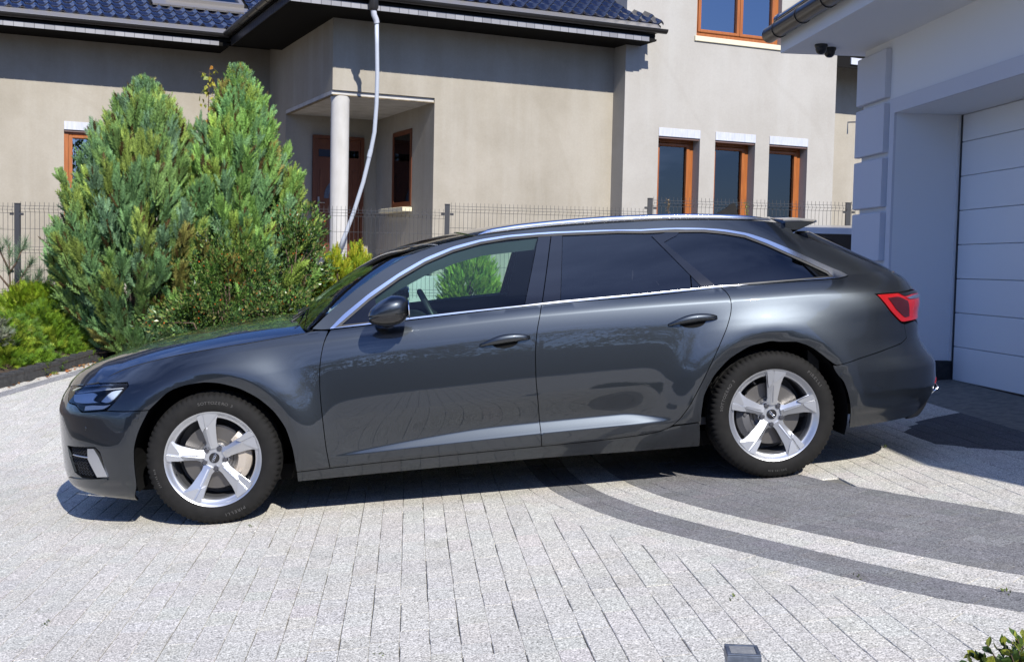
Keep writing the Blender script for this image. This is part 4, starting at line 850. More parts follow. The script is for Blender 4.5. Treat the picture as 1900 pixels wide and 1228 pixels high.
# side intake with mesh and blade
it = side('side_intake', INT, 'void', off=-.035, inset=0, depth=.002); 
itm = MB()
for i, z in enumerate(np.linspace(.285, .425, 10)):
    q0, q1 = float(q2(-.77 if z > .33 else -.74, z)), float(q2(-.60 + (.43 - z) * .45, z)); qq = np.linspace(q0, q1, 19)
    P = P3(qq, z + .006 * np.where(np.arange(19) % 2, 1, -1), -.016); itm.tube([tuple(p) for p in P], .0022, 4, False)
itm.build('intake_mesh', M['blackplastic'], it, fix=False)
q_ = np.linspace(float(q2(-.745, .385)), float(q2(-.605, .378)), 8); MB().tube([tuple(p) for p in P3(q_, np.linspace(.383, .377, 8), -.004)], .004, 6).build('intake_strip', M['satin'], it, smooth=True)
side('intake_blade', [(-.632, .428), (-.592, .430), (-.566, .395), (-.523, .284), (-.588, .279), (-.636, .372)], 'satin', it, off=.006, depth=.02)
side('intake_lip', [(-.80, .255), (-.72, .262), (-.53, .278), (-.525, .268), (-.60, .215), (-.78, .215)], 'paint', it, off=.008, depth=.012)
for (x, z) in ((-.345, .575), (3.30, .53), (-.64, .53)):
    q = float(q2(x, z)); p = P3(q, z, .001); n = N3(np.array(q), np.array(z)); m4 = Vector(n).to_track_quat('Z', 'Y').to_matrix(); mb = MB().lathe([(.0001, .002), (.009, .0018), (.0105, .0)], 18, 'z'); mb.v = [Vector(p) + m4 @ Vector(v) for v in mb.v]; pairs.append(mb.build('parking_sensor', M['paint'], car, auto=40))
side('rear_reflector', [(3.905, .415), (3.955, .440), ('y', 1, .60, .435), ('y', 1, .60, .418), (3.94, .405)], 'redlens', off=.003, depth=.004)
ex = MB(); 
for s in (-1,): ex.tube([(3.885, -.66, .335), (3.935, -.70, .385), (3.95, -.62, .40), (3.955, -.45, .395), (3.94, -.42, .34), (3.90, -.50, .315), (3.885, -.66, .335)], .009, 8)
o = ex.build('exhaust_trim', M['chrome'], car, smooth=True); pairs.append(o)
# glazing: chrome frame, panes, black pillar covers
HOLE = CI + [(1.90, 1.356), (2.2, 1.349), (2.46, 1.337)] + QG + [(2.96, 1.0425), (2.678, 1.038), (2.30, 1.026), (1.844, 1.018), (1.655, 1.009), (1.30, .997), (1.025, .984)]
HQ = to_q(HOLE); HX = inset_poly(HQ, -.0105); HOLE2 = [('q', *(HX[i] if i < len(HOLE) - 6 else HQ[i] + np.array([0, -.002]))) for i in range(len(HOLE))]
side('window_seal', HOLE2, 'blackplastic', off=.002, inset=.0, depth=.012, holes=[HOLE], crease=False, step=.05, sm=False)
side('window_trim', CT + BB[::-1][1:-1], 'chrome', off=.006, inset=.0005, depth=.016, holes=[HOLE2], crease=False, step=.05)
g = side('front_window', [(.712, .972)] + CI[1:-1] + [(1.768, 1.357), (1.655, 1.008), (1.30, .996), (1.025, .983)], 'carglass', fdoor, off=-.004, depth=.003, inset=0, crease=False, sm=False)
side('mirror_base_cover', [(.712, .972), (.86, 1.086), (.885, 1.10), (.90, .977)], 'piano', fdoor, off=-.001, inset=0, depth=.003, crease=False)
side('rear_window_pane', [(1.902, 1.356), (2.2, 1.35), (2.454, 1.338), (2.554, 1.162), (2.545, 1.034), (2.30, 1.026), (1.848, 1.018)], 'darkglass', rdoor, off=-.004, depth=.003, inset=0, crease=False, sm=False)
side('quarter_window', QG + [(2.96, 1.0425), (2.682, 1.038)], 'darkglass', quarter, off=-.004, depth=.003, inset=-.004, crease=False, sm=False)
side('pillar_cover', [(1.770, 1.357), (1.838, 1.3575), (1.748, 1.0135), (1.657, 1.009)], 'piano', fdoor, off=.001, inset=.0012, depth=.006, crease=False)
side('pillar_cover', [(1.841, 1.3575), (1.901, 1.356), (1.846, 1.018), (1.751, 1.0135)], 'piano', rdoor, off=.001, inset=.0012, depth=.006, crease=False)
side('pillar_cover', [(2.458, 1.337), (2.533, 1.332), (2.680, 1.038), (2.604, 1.036)], 'piano', rdoor, off=.001, inset=.0008, depth=.006, crease=False, sm=False)
side('fixed_quarter_light', [(2.559, 1.155), (2.600, 1.037), (2.550, 1.034)], 'darkglass', rdoor, off=-.003, inset=.001, depth=.003, crease=False, sm=False)
# door handles
def handle(door, x, z, sl):
    L_, Hh = .262, .052; mb = MB(); V = []; Fc = []
    n = 15; us = np.linspace(0, 1, n); q0 = x
    for i, u in enumerate(us):
        hw_ = .0215 * math.sin(math.pi * min(1, max(0, .06 + u * .90))) ** .38 * (.55 + .45 * min(1, u * 2.6)); zc = z + sl * u * L_ + .010 * math.sin(math.pi * u) - .012 * (1 - u) ** 2; lift = .008 + .026 * math.sin(math.pi * u) ** .6
        for k in range(10):
            a = 2 * math.pi * k / 10; zz = zc + hw_ * math.sin(a); p = P3(np.array(q0 + u * L_), np.array(zz), lift * (.62 + .38 * math.cos(a))); V.append(tuple(p))
    for i in range(n - 1):
        for k in range(10): Fc.append((i * 10 + k, i * 10 + (k + 1) % 10, (i + 1) * 10 + (k + 1) % 10, (i + 1) * 10 + k))
    Fc += [tuple(range(10)), tuple(range((n - 1) * 10, n * 10))]
    h = mb.add(V, Fc).build('door_handle', M['paint'], door, smooth=True)
    cup = [(x + .06 + .07 * (1 + math.cos(a)), z + sl * .13 - .012 + .030 * math.sin(a)) for a in np.linspace(0, 2 * math.pi, 20, endpoint=False)]
    panel('handle_shade_patch', cup, 'void', door, off=.0012, inset=0, depth=.001, crease=False)  # flat near-black oval paints the shade of the grip cup
handle(fdoor, 1.406, .832, .045); handle(rdoor, 2.395, .868, .035)
# door mirror
def superell(c, r, n1=.7, n2=.6, nu=28, nv=16, zmin=-1, zmax=1, warp=None):
    V = []; Fc = []; f = lambda v, e: math.copysign(abs(v) ** e, v)
    vs = np.linspace(math.asin(max(-1, zmin)), math.asin(min(1, zmax)), nv)
    for v in vs:
        for k in range(nu):
            u = 2 * math.pi * k / nu; p = [r[0] * f(math.cos(v), n1) * f(math.cos(u), n2), r[1] * f(math.cos(v), n1) * f(math.sin(u), n2), r[2] * f(math.sin(v), n1)]
            if warp: p = warp(p)
            V.append((c[0] + p[0], c[1] + p[1], c[2] + p[2]))
    for i in range(nv - 1):
        for k in range(nu): Fc.append((i * nu + k, i * nu + (k + 1) % nu, (i + 1) * nu + (k + 1) % nu, (i + 1) * nu + k))
    Fc += [tuple(range(nu - 1, -1, -1)), tuple(range((nv - 1) * nu, nv * nu))]; return V, Fc
MC = (.955, -1.035, 1.035)
wp = lambda p: (p[0] + (.045 if p[2] > 0 else 0) * (p[2] / .08) * .0 + .02 * (p[2] / .08), p[1], p[2] * (1 - .38 * max(0, -p[0]) / .11) + (-.012 if p[0] < 0 else 0) * (-p[0] / .11))
V, Fc = superell(MC, (.104, .105, .078), .75, .75, zmin=-.12, warp=wp); MB().add(V, Fc).build('mirror_cap', M['paint'], fdoor, smooth=True)
V, Fc = superell((MC[0], MC[1], MC[2] - .012), (.103, .104, .062), .8, .7, zmax=.0, warp=wp); hb = MB().add(V, Fc); hb.tube([(.95, -.99, .985), (.92, -.93, .972), (.90, -.86, .968)], [.042, .034, .030], 10); hb.build('mirror_housing', M['piano'], fdoor, auto=50)
MB().prism([(MC[0] + .101, MC[1] + .085 * math.cos(a), MC[2] + .004 + .048 * math.sin(a)) for a in np.linspace(0, 2 * math.pi, 24, endpoint=False)], (.004, 0, 0)).build('mirror_glass', M['chrome'], fdoor)

# mirrored far side
def copy_tree(o, parent):
    c = o.copy(); COL.objects.link(c); c.parent = parent
    for ch in list(o.children): copy_tree(ch, c)
    return c
for o in pairs:
    c = copy_tree(o, car); c.scale = (1, -1, 1)

# top surfaces: bridges between mirrored edge curves
def bridge(name, edge, ctr, mt, p=3., nx=40, ny=28, parent=None, depth=.01, vis=True):
    """edge: near-side 3d points front->rear, ctr: matching centre (x,z) points; section falls from centre to edge as |s|^p"""
    E_ = np.array(edge, float); C_ = np.array(ctr, float); u = np.linspace(0, 1, nx); s0 = np.linspace(0, 1, len(E_)); c0 = np.linspace(0, 1, len(C_))
    f = lambda s_, a: cub(list(zip(s_, a)))(u); ex, ey, ez = f(s0, E_[:, 0]), f(s0, E_[:, 1]), f(s0, E_[:, 2]); cx, cz = f(c0, C_[:, 0]), f(c0, C_[:, 1]); V = []
    ss = np.sin(np.linspace(-math.pi / 2, math.pi / 2, ny * 2 + 1))
    for i in range(nx):
        for s in ss: k = abs(s) ** 2; V.append((cx[i] + (ex[i] - cx[i]) * k, -s * ey[i] if False else s * abs(ey[i]), cz[i] + (ez[i] - cz[i]) * abs(s) ** p))
    m = len(ss); Fc = [(i * m + j, (i + 1) * m + j, (i + 1) * m + j + 1, i * m + j + 1) for i in range(nx - 1) for j in range(m - 1)]
    # turned-down rim
    loop = [j for j in range(m)] + [i * m + m - 1 for i in range(1, nx)] + [(nx - 1) * m + j for j in range(m - 2, -1, -1)] + [i * m for i in range(nx - 2, 0, -1)]
    b = len(V); V += [(V[i][0], V[i][1] * .998, V[i][2] - depth) for i in loop]; k = len(loop); Fc += [(loop[i], b + i, b + (i + 1) % k, loop[(i + 1) % k]) for i in range(k)]
    o = mesh(name, V, Fc, M[mt], parent or car, smooth=True)
    import bmesh
    bm = bmesh.new(); bm.from_mesh(o.data); bmesh.ops.recalc_face_normals(bm, faces=bm.faces); bm.to_mesh(o.data); bm.free(); o.data.set_sharp_from_angle(angle=math.radians(50)); return o
def SP(x, z, off=0.): return P3(q2(np.array(x), np.array(z)), np.array(z), off)
nose = [P3(*to_q([('y', -1, y_, z_)])[0]) for y_, z_ in ((.02, .690), (.15, .692), (.28, .698))] + [SP(-.774, .726), SP(-.70, .738), SP(-.63, .7465)]
he = nose + [SP(x, z + .002) for x, z in [(-.58, .7525)] + HC_[1:]]
uo = np.linspace(0, 1, len(he)); hx = np.array([p[0] for p in he])
hood_c = cub([(-.91, .690), (-.875, .722), (-.84, .748), (-.763, .797), (-.655, .842), (-.463, .894), (-.25, .936), (-.036, .965), (.178, .986), (.33, .996), (.45, 1.0)])
hcx = hx - np.array([.12 * max(0, min(1, (x + .25) / .6)) for x in hx]); hcx[0] = hx[0] - .001
bridge('bonnet', he, [(x, float(hood_c(x))) for x in hcx], 'paint', p=3.6, nx=60)
we = [SP(x, z, -.006) for x, z in WS]; we[0] = SP(.53, .962, -.008)
bridge('windscreen', we, [(p[0] - .155 + .07 * i / 7, p[2] + .032 - (.02 if i == 0 else 0)) for i, p in enumerate(we)], 'carglass', p=2.0, nx=24, depth=.004)
cw = [(SP(.50, .935) + np.array([0, .02, -.004])), SP(.56, .965, -.03)]
bridge('cowl', cw, [(.345, .978), (.40, .985)], 'blackplastic', p=2.5, nx=4)
re_ = [SP(1.44, 1.384)] + [SP(x, z, -.001) for x, z in RBOT]
bridge('roof', re_, [(x - .09 * (1 - min(1, i / 2.5)) + (.03 if i == 10 else 0), z) for i, (x, z) in enumerate([(1.44, 1.418), (1.495, 1.428), (1.665, 1.444), (1.866, 1.452), (2.115, 1.454), (2.369, 1.448), (2.629, 1.435), (2.957, 1.41), (3.10, 1.396), (3.17, 1.388)])], 'paint', p=2.2, nx=50)
# roof spoiler
sv = []; ns = 31
for j, s in enumerate(np.sin(np.linspace(-math.pi / 2, math.pi / 2, ns))):
    y = .60 * s; k = abs(s) ** 3; cz_ = .022 * (1 - s * s); tipx = 3.385 - .045 * k; sec = [(3.15, 1.362 + cz_), (3.24, 1.367 + cz_ - .006 * k), (tipx, 1.352 + cz_ * .6 - .004 * k), (tipx + .004, 1.338 + cz_ * .6), (3.30, 1.322 + cz_ * .4), (3.205, 1.286), (3.15, 1.30)]
    cxs, czs = 3.25, 1.335; sh_ = 1 - .35 * max(0, (abs(s) - .80) / .2) ** 2; sv += [(cxs + (x - cxs) * (1 if i in (0, 6) else sh_), y * (1 if i < 5 else .985), czs + (z - czs) * sh_) for i, (x, z) in enumerate(sec)]
Fc = [(j * 7 + i, j * 7 + (i + 1) % 7, (j + 1) * 7 + (i + 1) % 7, (j + 1) * 7 + i) for j in range(ns - 1) for i in range(7)] + [tuple(range(7)), tuple(range((ns - 1) * 7, ns * 7))]
MB().add(sv, Fc).build('roof_spoiler', M['paint'], car, auto=35)
# roof rails
for sgn in (-1, 1):
    top = cub([(1.452, 1.388), (1.499, 1.414), (1.60, 1.426), (1.669, 1.432), (1.869, 1.440), (2.12, 1.444), (2.372, 1.439), (2.53, 1.434), (2.744, 1.419), (2.911, 1.402), (3.031, 1.384), (3.076, 1.370)]); V = []; xs_ = np.r_[1.452, np.linspace(1.47, 3.05, 44), 3.076]
    low = cub([(1.452, 1.385)] + RBOT[1:7] + [(3.076, 1.362)])
    for x in xs_:
        zt_, zl = float(top(x)), float(low(x)) + .003; y0 = float(SP(x, min(zl, 1.405))[1]) - .004; hgt = max(.003, zt_ - zl)
        for (dy_, f_) in ((0., 0.), (-.003, .35), (.002, .8), (.012, 1.), (.026, .9), (.032, .3), (.03, 0.)): V.append((x, -sgn * (y0 + dy_), zl + hgt * f_))
    Fc = [(i * 7 + k, i * 7 + (k + 1) % 7, (i + 1) * 7 + (k + 1) % 7, (i + 1) * 7 + k) for i in range(len(xs_) - 1) for k in range(7)] + [tuple(range(7)), tuple(range((len(xs_) - 1) * 7, len(xs_) * 7))]
    MB().add(V, Fc).build('roof_rail', M['chrome'], car, smooth=True)
# shark-fin aerial, wiper
fin = [(2.86, 1.410), (2.93, 1.432), (2.98, 1.456), (3.01, 1.478), (3.032, 1.486), (3.042, 1.480), (3.045, 1.45), (3.047, 1.405)]
V = []
for x, z in fin: V += [(x, -.004 - .022 * max(0, (1.48 - z) / .075), z), (x, .004 + .022 * max(0, (1.48 - z) / .075), z)]
MB().add(V, [(0, 2, 4, 6, 8, 10, 12, 14)[::-1], (1, 3, 5, 7, 9, 11, 13, 15)] + [(2 * i, 2 * i + 1, (2 * i + 3) % 16, (2 * i + 2) % 16) for i in range(7)]).build('roof_aerial', M['rubber'], car, smooth=False)
wpb = MB(); wpb.tube([(.42, -.52, .99), (.50, -.36, 1.035), (.57, -.12, 1.085)], .005, 6); wpb.tube([(.44, -.62, 1.015), (.58, -.02, 1.09)], .004, 6); wpb.build('wiper', M['blackplastic'], car, smooth=True); wpb = MB(); wpb.tube([(.40, .12, 1.0), (.52, .4, 1.06)], .005, 6); wpb.tube([(.41, .0, 1.02), (.50, .56, 1.048)], .004, 6); wpb.build('wiper', M['blackplastic'], car, smooth=True)
# underside, wheel houses, cabin
ub = MB(); ub.box((-.55, -.70, .17), (3.25, .70, .25)); ub.box((3.26, -.66, .27), (3.85, .66, .33)); ub.box((.46, -.86, .20), (2.48, .86, .26)); ub.build('underbody', M['void'], car)
for ax, az in ARCH:
    for sgn in (-1, 1):
        wh = MB(); V = []; n = 28
        for i in range(n + 1):
            a = -.35 + (math.pi + .7) * i / n; V += [(ax + .408 * math.cos(a), sgn * .90, az + .408 * math.sin(a)), (ax + .408 * math.cos(a), sgn * .52, az + .408 * math.sin(a))]
        Fc = [(2 * i, 2 * i + 1, 2 * i + 3, 2 * i + 2) for i in range(n)] + [tuple(2 * i + 1 for i in range(n + 1))]
        for k, a in enumerate(np.linspace(-.1, .5, 5)): pass
        wh.add(V, Fc).build('wheel_house', M['void'], car, smooth=False)
ib = MB(); ib.box((.55, -.80, .30), (3.3, .80, .34)); ib.box((3.2, -.72, .34), (3.26, .72, .95)); ib.box((2.66, -.74, .93), (3.5, .74, .955)); ib.build('cabin_floor', M['seat'], car)
db = MB(); V, Fc = superell((.90, 0, .82), (.28, .72, .15), .5, .35); db.add(V, Fc); V, Fc = superell((1.02, -.37, .94), (.12, .2, .045), .6, .5); db.add(V, Fc); db.build('dashboard', M['blackplastic'], car, smooth=True)
def seat(y, x=1.62):
    mb = MB(); V, Fc = superell((x, y, .50), (.27, .25, .11), .45, .5); mb.add(V, Fc)
    V, Fc = superell((0, 0, 0), (.085, .245, .36), .5, .5); R_ = Matrix.Rotation(math.radians(20), 3, 'Y'); mb.add([Vector((x + .30, y, .83)) + R_ @ Vector(v) for v in V], Fc)
    V, Fc = superell((0, 0, 0), (.05, .13, .095), .6, .6); mb.add([Vector((x + .44, y, 1.215)) + R_ @ Vector(v) for v in V], Fc); mb.tube([(x + .41, y - .05, 1.10), (x + .44, y - .05, 1.2)], .007, 6); mb.tube([(x + .41, y + .05, 1.10), (x + .44, y + .05, 1.2)], .007, 6)
    return mb.build('front_seat', M['seat'], car, smooth=True)
seat(-.38); seat(.38)
mb = MB(); V, Fc = superell((2.45, 0, .52), (.27, .66, .12), .45, .3); mb.add(V, Fc); R_ = Matrix.Rotation(math.radians(24), 3, 'Y'); V, Fc = superell((0, 0, 0), (.09, .66, .34), .5, .3); mb.add([Vector((2.76, 0, .84)) + R_ @ Vector(v) for v in V], Fc)
for y in (-.42, 0, .42): V, Fc = superell((0, 0, 0), (.05, .13, .08), .6, .6); mb.add([Vector((2.91, y, 1.19)) + R_ @ Vector(v) for v in V], Fc)
mb.build('rear_seat', M['seat'], car, smooth=True)
mb = MB(); c_ = Vector((1.20, -.37, .93)); R_ = Matrix.Rotation(math.radians(-25), 3, 'Y'); mb.tube([c_ + R_ @ Vector((0, .185 * math.cos(a), .185 * math.sin(a))) for a in np.linspace(0, 2 * math.pi, 40)], .017, 8, False); V, Fc = superell((0, 0, 0), (.03, .07, .06), .6, .6); mb.add([c_ + R_ @ Vector(v) for v in V], Fc)
for a in (0, math.pi, -math.pi / 2): mb.tube([c_, c_ + R_ @ Vector((0, .18 * math.cos(a), .18 * math.sin(a)))], .014, 6)
mb.tube([c_, c_ + R_ @ Vector((-.3, 0, 0))], .035, 8); mb.build('steering_wheel', M['blackplastic'], car, smooth=True)
for sgn in (-1, 1):
    V = []; Fc = []; xs_ = np.linspace(.80, 2.48, 24)
    for x in xs_:
        zb_ = float(Z_BELT(x)) + .012; 
        for z, o_ in ((.36, -.07), (.62, -.075), (.80, -.06), (zb_ - .02, -.05), (zb_, -.03)): p = SP(x, z, o_); V.append((p[0], sgn * -p[1], p[2]))
    m = 5; Fc = [(i * m + k, (i + 1) * m + k, (i + 1) * m + k + 1, i * m + k + 1) for i in range(23) for k in range(4)]; MB().add(V, Fc).build('door_card', M['trimgrey'], car, smooth=True)
    pb = MB()
    for (x0, x1, x2, x3) in ((1.70, 1.86, 1.79, 1.93), (2.60, 2.70, 2.45, 2.60)):
        a = [SP(x0, 1.0, -.03), SP(x1, 1.0, -.03), SP(x3, 1.35, -.03), SP(x2, 1.35, -.03)]; a = [Vector((p[0], sgn * -p[1], p[2])) for p in a]; pb.prism(a, (0, -sgn * .04, 0))
    V = [];
    for x, z in [(.74, 1.03), (.86, 1.115), (1.02, 1.205), (1.161, 1.27), (1.311, 1.32), (1.461, 1.352), (1.768, 1.368), (2.3, 1.362), (2.8, 1.32), (3.05, 1.24)]:
        for (dz, o_) in ((-.012, -.012), (-.05, -.05), (.03, -.10)): p = SP(x, z + dz, o_); V.append((p[0], sgn * -p[1], p[2]))
    pb.add(V, [(i * 3 + k, (i + 1) * 3 + k, (i + 1) * 3 + k + 1, i * 3 + k + 1) for i in range(9) for k in range(2)]); pb.build('pillar_lining', M['trimgrey'], car)
hlq = [SP(x, z - .03, -.06) for x, z in RBOT]; bridge('headlining', hlq, [(x, z + .005) for x, z in RBOT], 'trimgrey', p=2.2, nx=20)

# ------------------------------------------------------------------ wheels
RR, TR = .246, .3405
def wheel_parts():
    parts = {}
    prof = [(.228, -.088), (.238, -.104), (.252, -.113), (.272, -.1185), (.292, -.1185), (.308, -.114), (.320, -.108), (.329, -.100), (.3355, -.088), (.339, -.07), (.3402, -.048), (.3405, -.046), (.331, -.044), (.331, -.036), (.3408, -.034), (.341, -.006), (.331, -.004), (.331, .004), (.341, .006), (.3408, .034), (.331, .036), (.331, .044), (.3402, .048), (.339, .07), (.3355, .088), (.32, .108), (.292, .1185), (.252, .113), (.228, .095)]
    n = 216; V = []; m = len(prof)
    for k in range(n):
        t_ = 2 * math.pi * k / n
        for (r, a) in prof:
            rr = r
            if abs(a) > .05 and r > .318 and k % 3 == 0: rr = r - (.008 if r > .33 else .0045)
            if abs(a) < .05 and r > .335 and (k + int(a * 60)) % 6 == 0: rr = r - .004
            V.append((rr * math.cos(t_), a, rr * math.sin(t_)))
    Fc = [(k * m + i, k * m + i + 1, ((k + 1) % n) * m + i + 1, ((k + 1) % n) * m + i) for k in range(n) for i in range(m - 1)]
    parts['tyre'] = (MB().add(V, Fc), 'rubber', 32)
    lp = [(.2285, -.093), (.236, -.1035), (.2435, -.1085), (.2465, -.106), (.2455, -.1015)]
    rim = MB().lathe([(.2465, -.101), (.247, -.106), (.2445, -.1085), (.238, -.1055), (.231, -.097), (.222, -.088), (.2165, -.085), (.213, -.0845), (.2105, -.080), (.2095, -.070), (.2085, -.03)], 96)
    sp = MB(); R_ = RR
    def ys(v): return -.066 - .030 * min(1, max(0, (v - .25) / .6)) ** .8
    for k in range(5):
        ang = math.radians(90 + 72 * k); d = Vector((math.cos(ang), 0, math.sin(ang))); r_ = Vector((math.sin(ang), 0, -math.cos(ang)))       # r_: clockwise side seen from outside (from -y)
        def pt(u, v, h=0.): return d * (v * R_) + r_ * (u * R_) + Vector((0, ys(v) - h, 0))
        L_ = [(-.145, .20), (-.112, .34), (-.135, .50), (-.165, .68), (-.192, .82), (-.205, .915)]; Rg = [(-.03, .20), (-.045, .34), (-.052, .50), (-.058, .68), (-.06, .82), (-.06, .945)]; Rt = [(.125, .20), (.107, .34), (.123, .50), (.145, .68), (.178, .80), (.245, .90)]
        V = []
        for (a, b, c) in zip(L_, Rg, Rt): V += [pt(a[0], a[1], -.010), pt(b[0], b[1], .006), pt(c[0], c[1], -.006), pt(c[0] * .8, c[1], -.05), pt(a[0] * .8, a[1], -.05)]
        sp.add(V, [(i * 5 + j, i * 5 + (j + 1) % 5, (i + 1) * 5 + (j + 1) % 5, (i + 1) * 5 + j) for i in range(5) for j in range(5)] + [(0, 4, 3, 2, 1), (25, 26, 27, 28, 29)])
        def plate(poly, h0, h1):
            n_ = len(poly); T_ = [pt(u, v, h1) for u, v in poly]; B_ = [pt(u, v, h0) for u, v in poly]
            sp.add(T_ + B_, [tuple(range(n_))] + [(i, (i + 1) % n_, n_ + (i + 1) % n_, n_ + i) for i in range(n_)])
        plate([(-.198, .92), (-.075, .955), (-.072, .66), (-.135, .585), (-.165, .70)], -.012, .010)
        plate([(-.035, .958), (.225, .918), (.0, .70), (-.038, .70)], -.012, .0075)
        plate([(-.036, .64), (-.018, .64), (.012, .26), (-.012, .26)], -.01, .0085)
    hub = MB(); hub.lathe([(.0001, -.058), (.062, -.058), (.066, -.050), (.068, -.02)], 40)
    for k in range(5):
        ang = math.radians(126 + 72 * k); d = Vector((math.cos(ang), 0, math.sin(ang))); mbb = MB().lathe([(.016, -.060), (.0195, -.057), (.023, -.045), (.026, -.02)], 16); hub.add([Vector(v) + d * .055 for v in mbb.v], mbb.f)
    parts['rim_ring'] = (rim, 'alloy', 30); parts['spokes'] = (sp, 'alloy', 22); parts['hub'] = (hub, 'alloy', 40)
    parts['barrel'] = (MB().lathe([(.2085, -.031), (.206, .09), (.15, .10), (.0001, .10)], 64), 'barrel', 50)
    dsc = MB().lathe([(.07, -.012), (.075, -.028), (.09, -.028), (.092, -.018), (.165, -.018), (.166, .006), (.09, .006)], 64); parts['brake_disc'] = (dsc, 'disc', 40)
    cap = MB().lathe([(.0001, -.0675), (.024, -.0665), (.0262, -.0645), (.0265, -.05)], 32); parts['hub_cap'] = (cap, 'piano', 40)
    return parts
WP = wheel_parts(); wproto = {}
def wheel(ax, sgn, rot, caliper_ang, caliper_mat, words):
    wroot = empty('wheel', (ax, sgn * -.812 * -1 if False else sgn * .812, .3405 if ax < 1 else .3405), parent=car)
    turn = Matrix.Rotation(0 if sgn < 0 else math.pi, 4, 'Z')
    wroot.matrix_basis = Matrix.Translation((ax, sgn * .812, .3395)) @ turn
    tyre = None
    for k, (mb, mt, au) in WP.items():
        if k not in wproto: o = mb.build(k, M[mt], wroot, auto=au); wproto[k] = o.data
        else: o = link(k, wproto[k], None, wroot)
        if k in ('spokes', 'hub', 'rim_ring', 'hub_cap'): o.matrix_basis = Matrix.Rotation(-rot, 4, 'Y')
        if k == 'tyre': tyre = o
        if k == 'hub_cap': capo = o
    # four linked rings on the cap
    rg = MB()
    for i in range(4):
        c = Vector(((i - 1.5) * .0088, -.0685, 0)); rg.tube([c + Vector((.0062 * math.cos(a), 0, .0062 * math.sin(a))) for a in np.linspace(0, 2 * math.pi, 25)], .0011, 5, False)
    o = rg.build('ring_emblem', M['chrome'], wroot, smooth=True); o.matrix_basis = Matrix.Rotation(math.radians(-63) if ax < 1 else math.radians(44), 4, 'Y')
    for k in range(5):
        ang = math.radians(126 + 72 * k) + rot; d = Vector((math.cos(ang) * .055, 0, math.sin(ang) * .055))
        if 'wheel_bolt' not in wproto:
            b = MB().lathe([(.0001, -.071), (.010, -.0705), (.0125, -.068), (.0135, -.05)], 12).build('wheel_bolt', M['bolt'], wroot, auto=40); wproto['wheel_bolt'] = b.data
        else: b = link('wheel_bolt', wproto['wheel_bolt'], None, wroot)
        b.location = d
    va = math.radians(197 if ax < 1 else 118); MB().tube([(.2 * math.cos(va), -.07, .2 * math.sin(va)), (.195 * math.cos(va), -.095, .195 * math.sin(va))], [.0055, .0045], 8).build('valve_cap', M['blackplastic'], wroot)
    # caliper wraps the disc
    cb = MB(); a0, a1 = caliper_ang; V = []; n = 12
    for i in range(n + 1):
        a = a0 + (a1 - a0) * i / n; e = .012 * math.sin(math.pi * i / n) ** .4
        for (r, y) in ((.112 - e * .3, -.03), (.122, -.046 - e), (.160, -.050 - e), (.182 + e * .5, -.040), (.184 + e * .5, .0), (.112, .0)): V.append((r * math.cos(a), y, r * math.sin(a)))
    Fc = [(i * 6 + k, i * 6 + (k + 1) % 6, (i + 1) * 6 + (k + 1) % 6, (i + 1) * 6 + k) for i in range(n) for k in range(6)] + [tuple(range(6)), tuple(range(n * 6, n * 6 + 6))]; cb.add(V, Fc)
    for a in (a0 + .12, a1 - .12): q = MB().lathe([(.0001, -.066), (.009, -.066), (.011, -.05)], 10); cb.add([Vector(v) + Vector((.145 * math.cos(a), 0, .145 * math.sin(a))) for v in q.v], q.f)
    cb.build('caliper', M[caliper_mat], wroot, auto=40)
    # raised sidewall lettering
    for (txt, ang0, size, rad) in words:
        cu = bpy.data.curves.new('lettering', 'FONT'); tot = Vector((0, 0, 0)); V = []; Fc = []; a = ang0
        for ch in txt:
            cu = bpy.data.curves.new('letter', 'FONT'); cu.body = ch; cu.size = size; cu.extrude = .0009; cu.align_x = 'CENTER'; to = bpy.data.objects.new('t', cu); me = to.to_mesh(); step = .74 * size / rad * (.6 if ch in 'I 1' else 1.)
            a -= step / 2
            if me and len(me.vertices):
                b = len(V); d = Vector((math.cos(a), 0, math.sin(a))); r_ = Vector((math.sin(a), 0, -math.cos(a)))
                for v in me.vertices: p = d * (rad + v.co.y * .9) + r_ * (v.co.x * 1.05) + Vector((0, -.1186 - .0004 - v.co.z * .9, 0)); V.append(p)
                Fc += [tuple(i + b for i in p.vertices) for p in me.polygons]
            to.to_mesh_clear(); bpy.data.objects.remove(to); a -= step / 2
        if V: mesh('lettering', V, Fc, M['letter'], wroot)
    return wroot
front_words = [('SOTTOZERO 3', math.radians(101), .023, .283), ('PIRELLI', math.radians(-60), .024, .283), ('245/45 R18', math.radians(205), .015, .29)]
rear_words = [('SOTTOZERO 3', math.radians(172), .023, .283), ('PIRELLI', math.radians(50), .024, .283), ('245/45 R18', math.radians(-80), .015, .29)]
wheel(.012, -1, math.radians(4), (math.radians(-38), math.radians(44)), 'caliper', front_words)
wheel(2.937, -1, math.radians(-6), (math.radians(170), math.radians(222)), 'barrel', rear_words)
wheel(.012, 1, math.radians(20), (math.radians(136), math.radians(218)), 'caliper', front_words[:1]); wheel(2.937, 1, math.radians(50), (math.radians(-40), math.radians(12)), 'barrel', rear_words[:1])
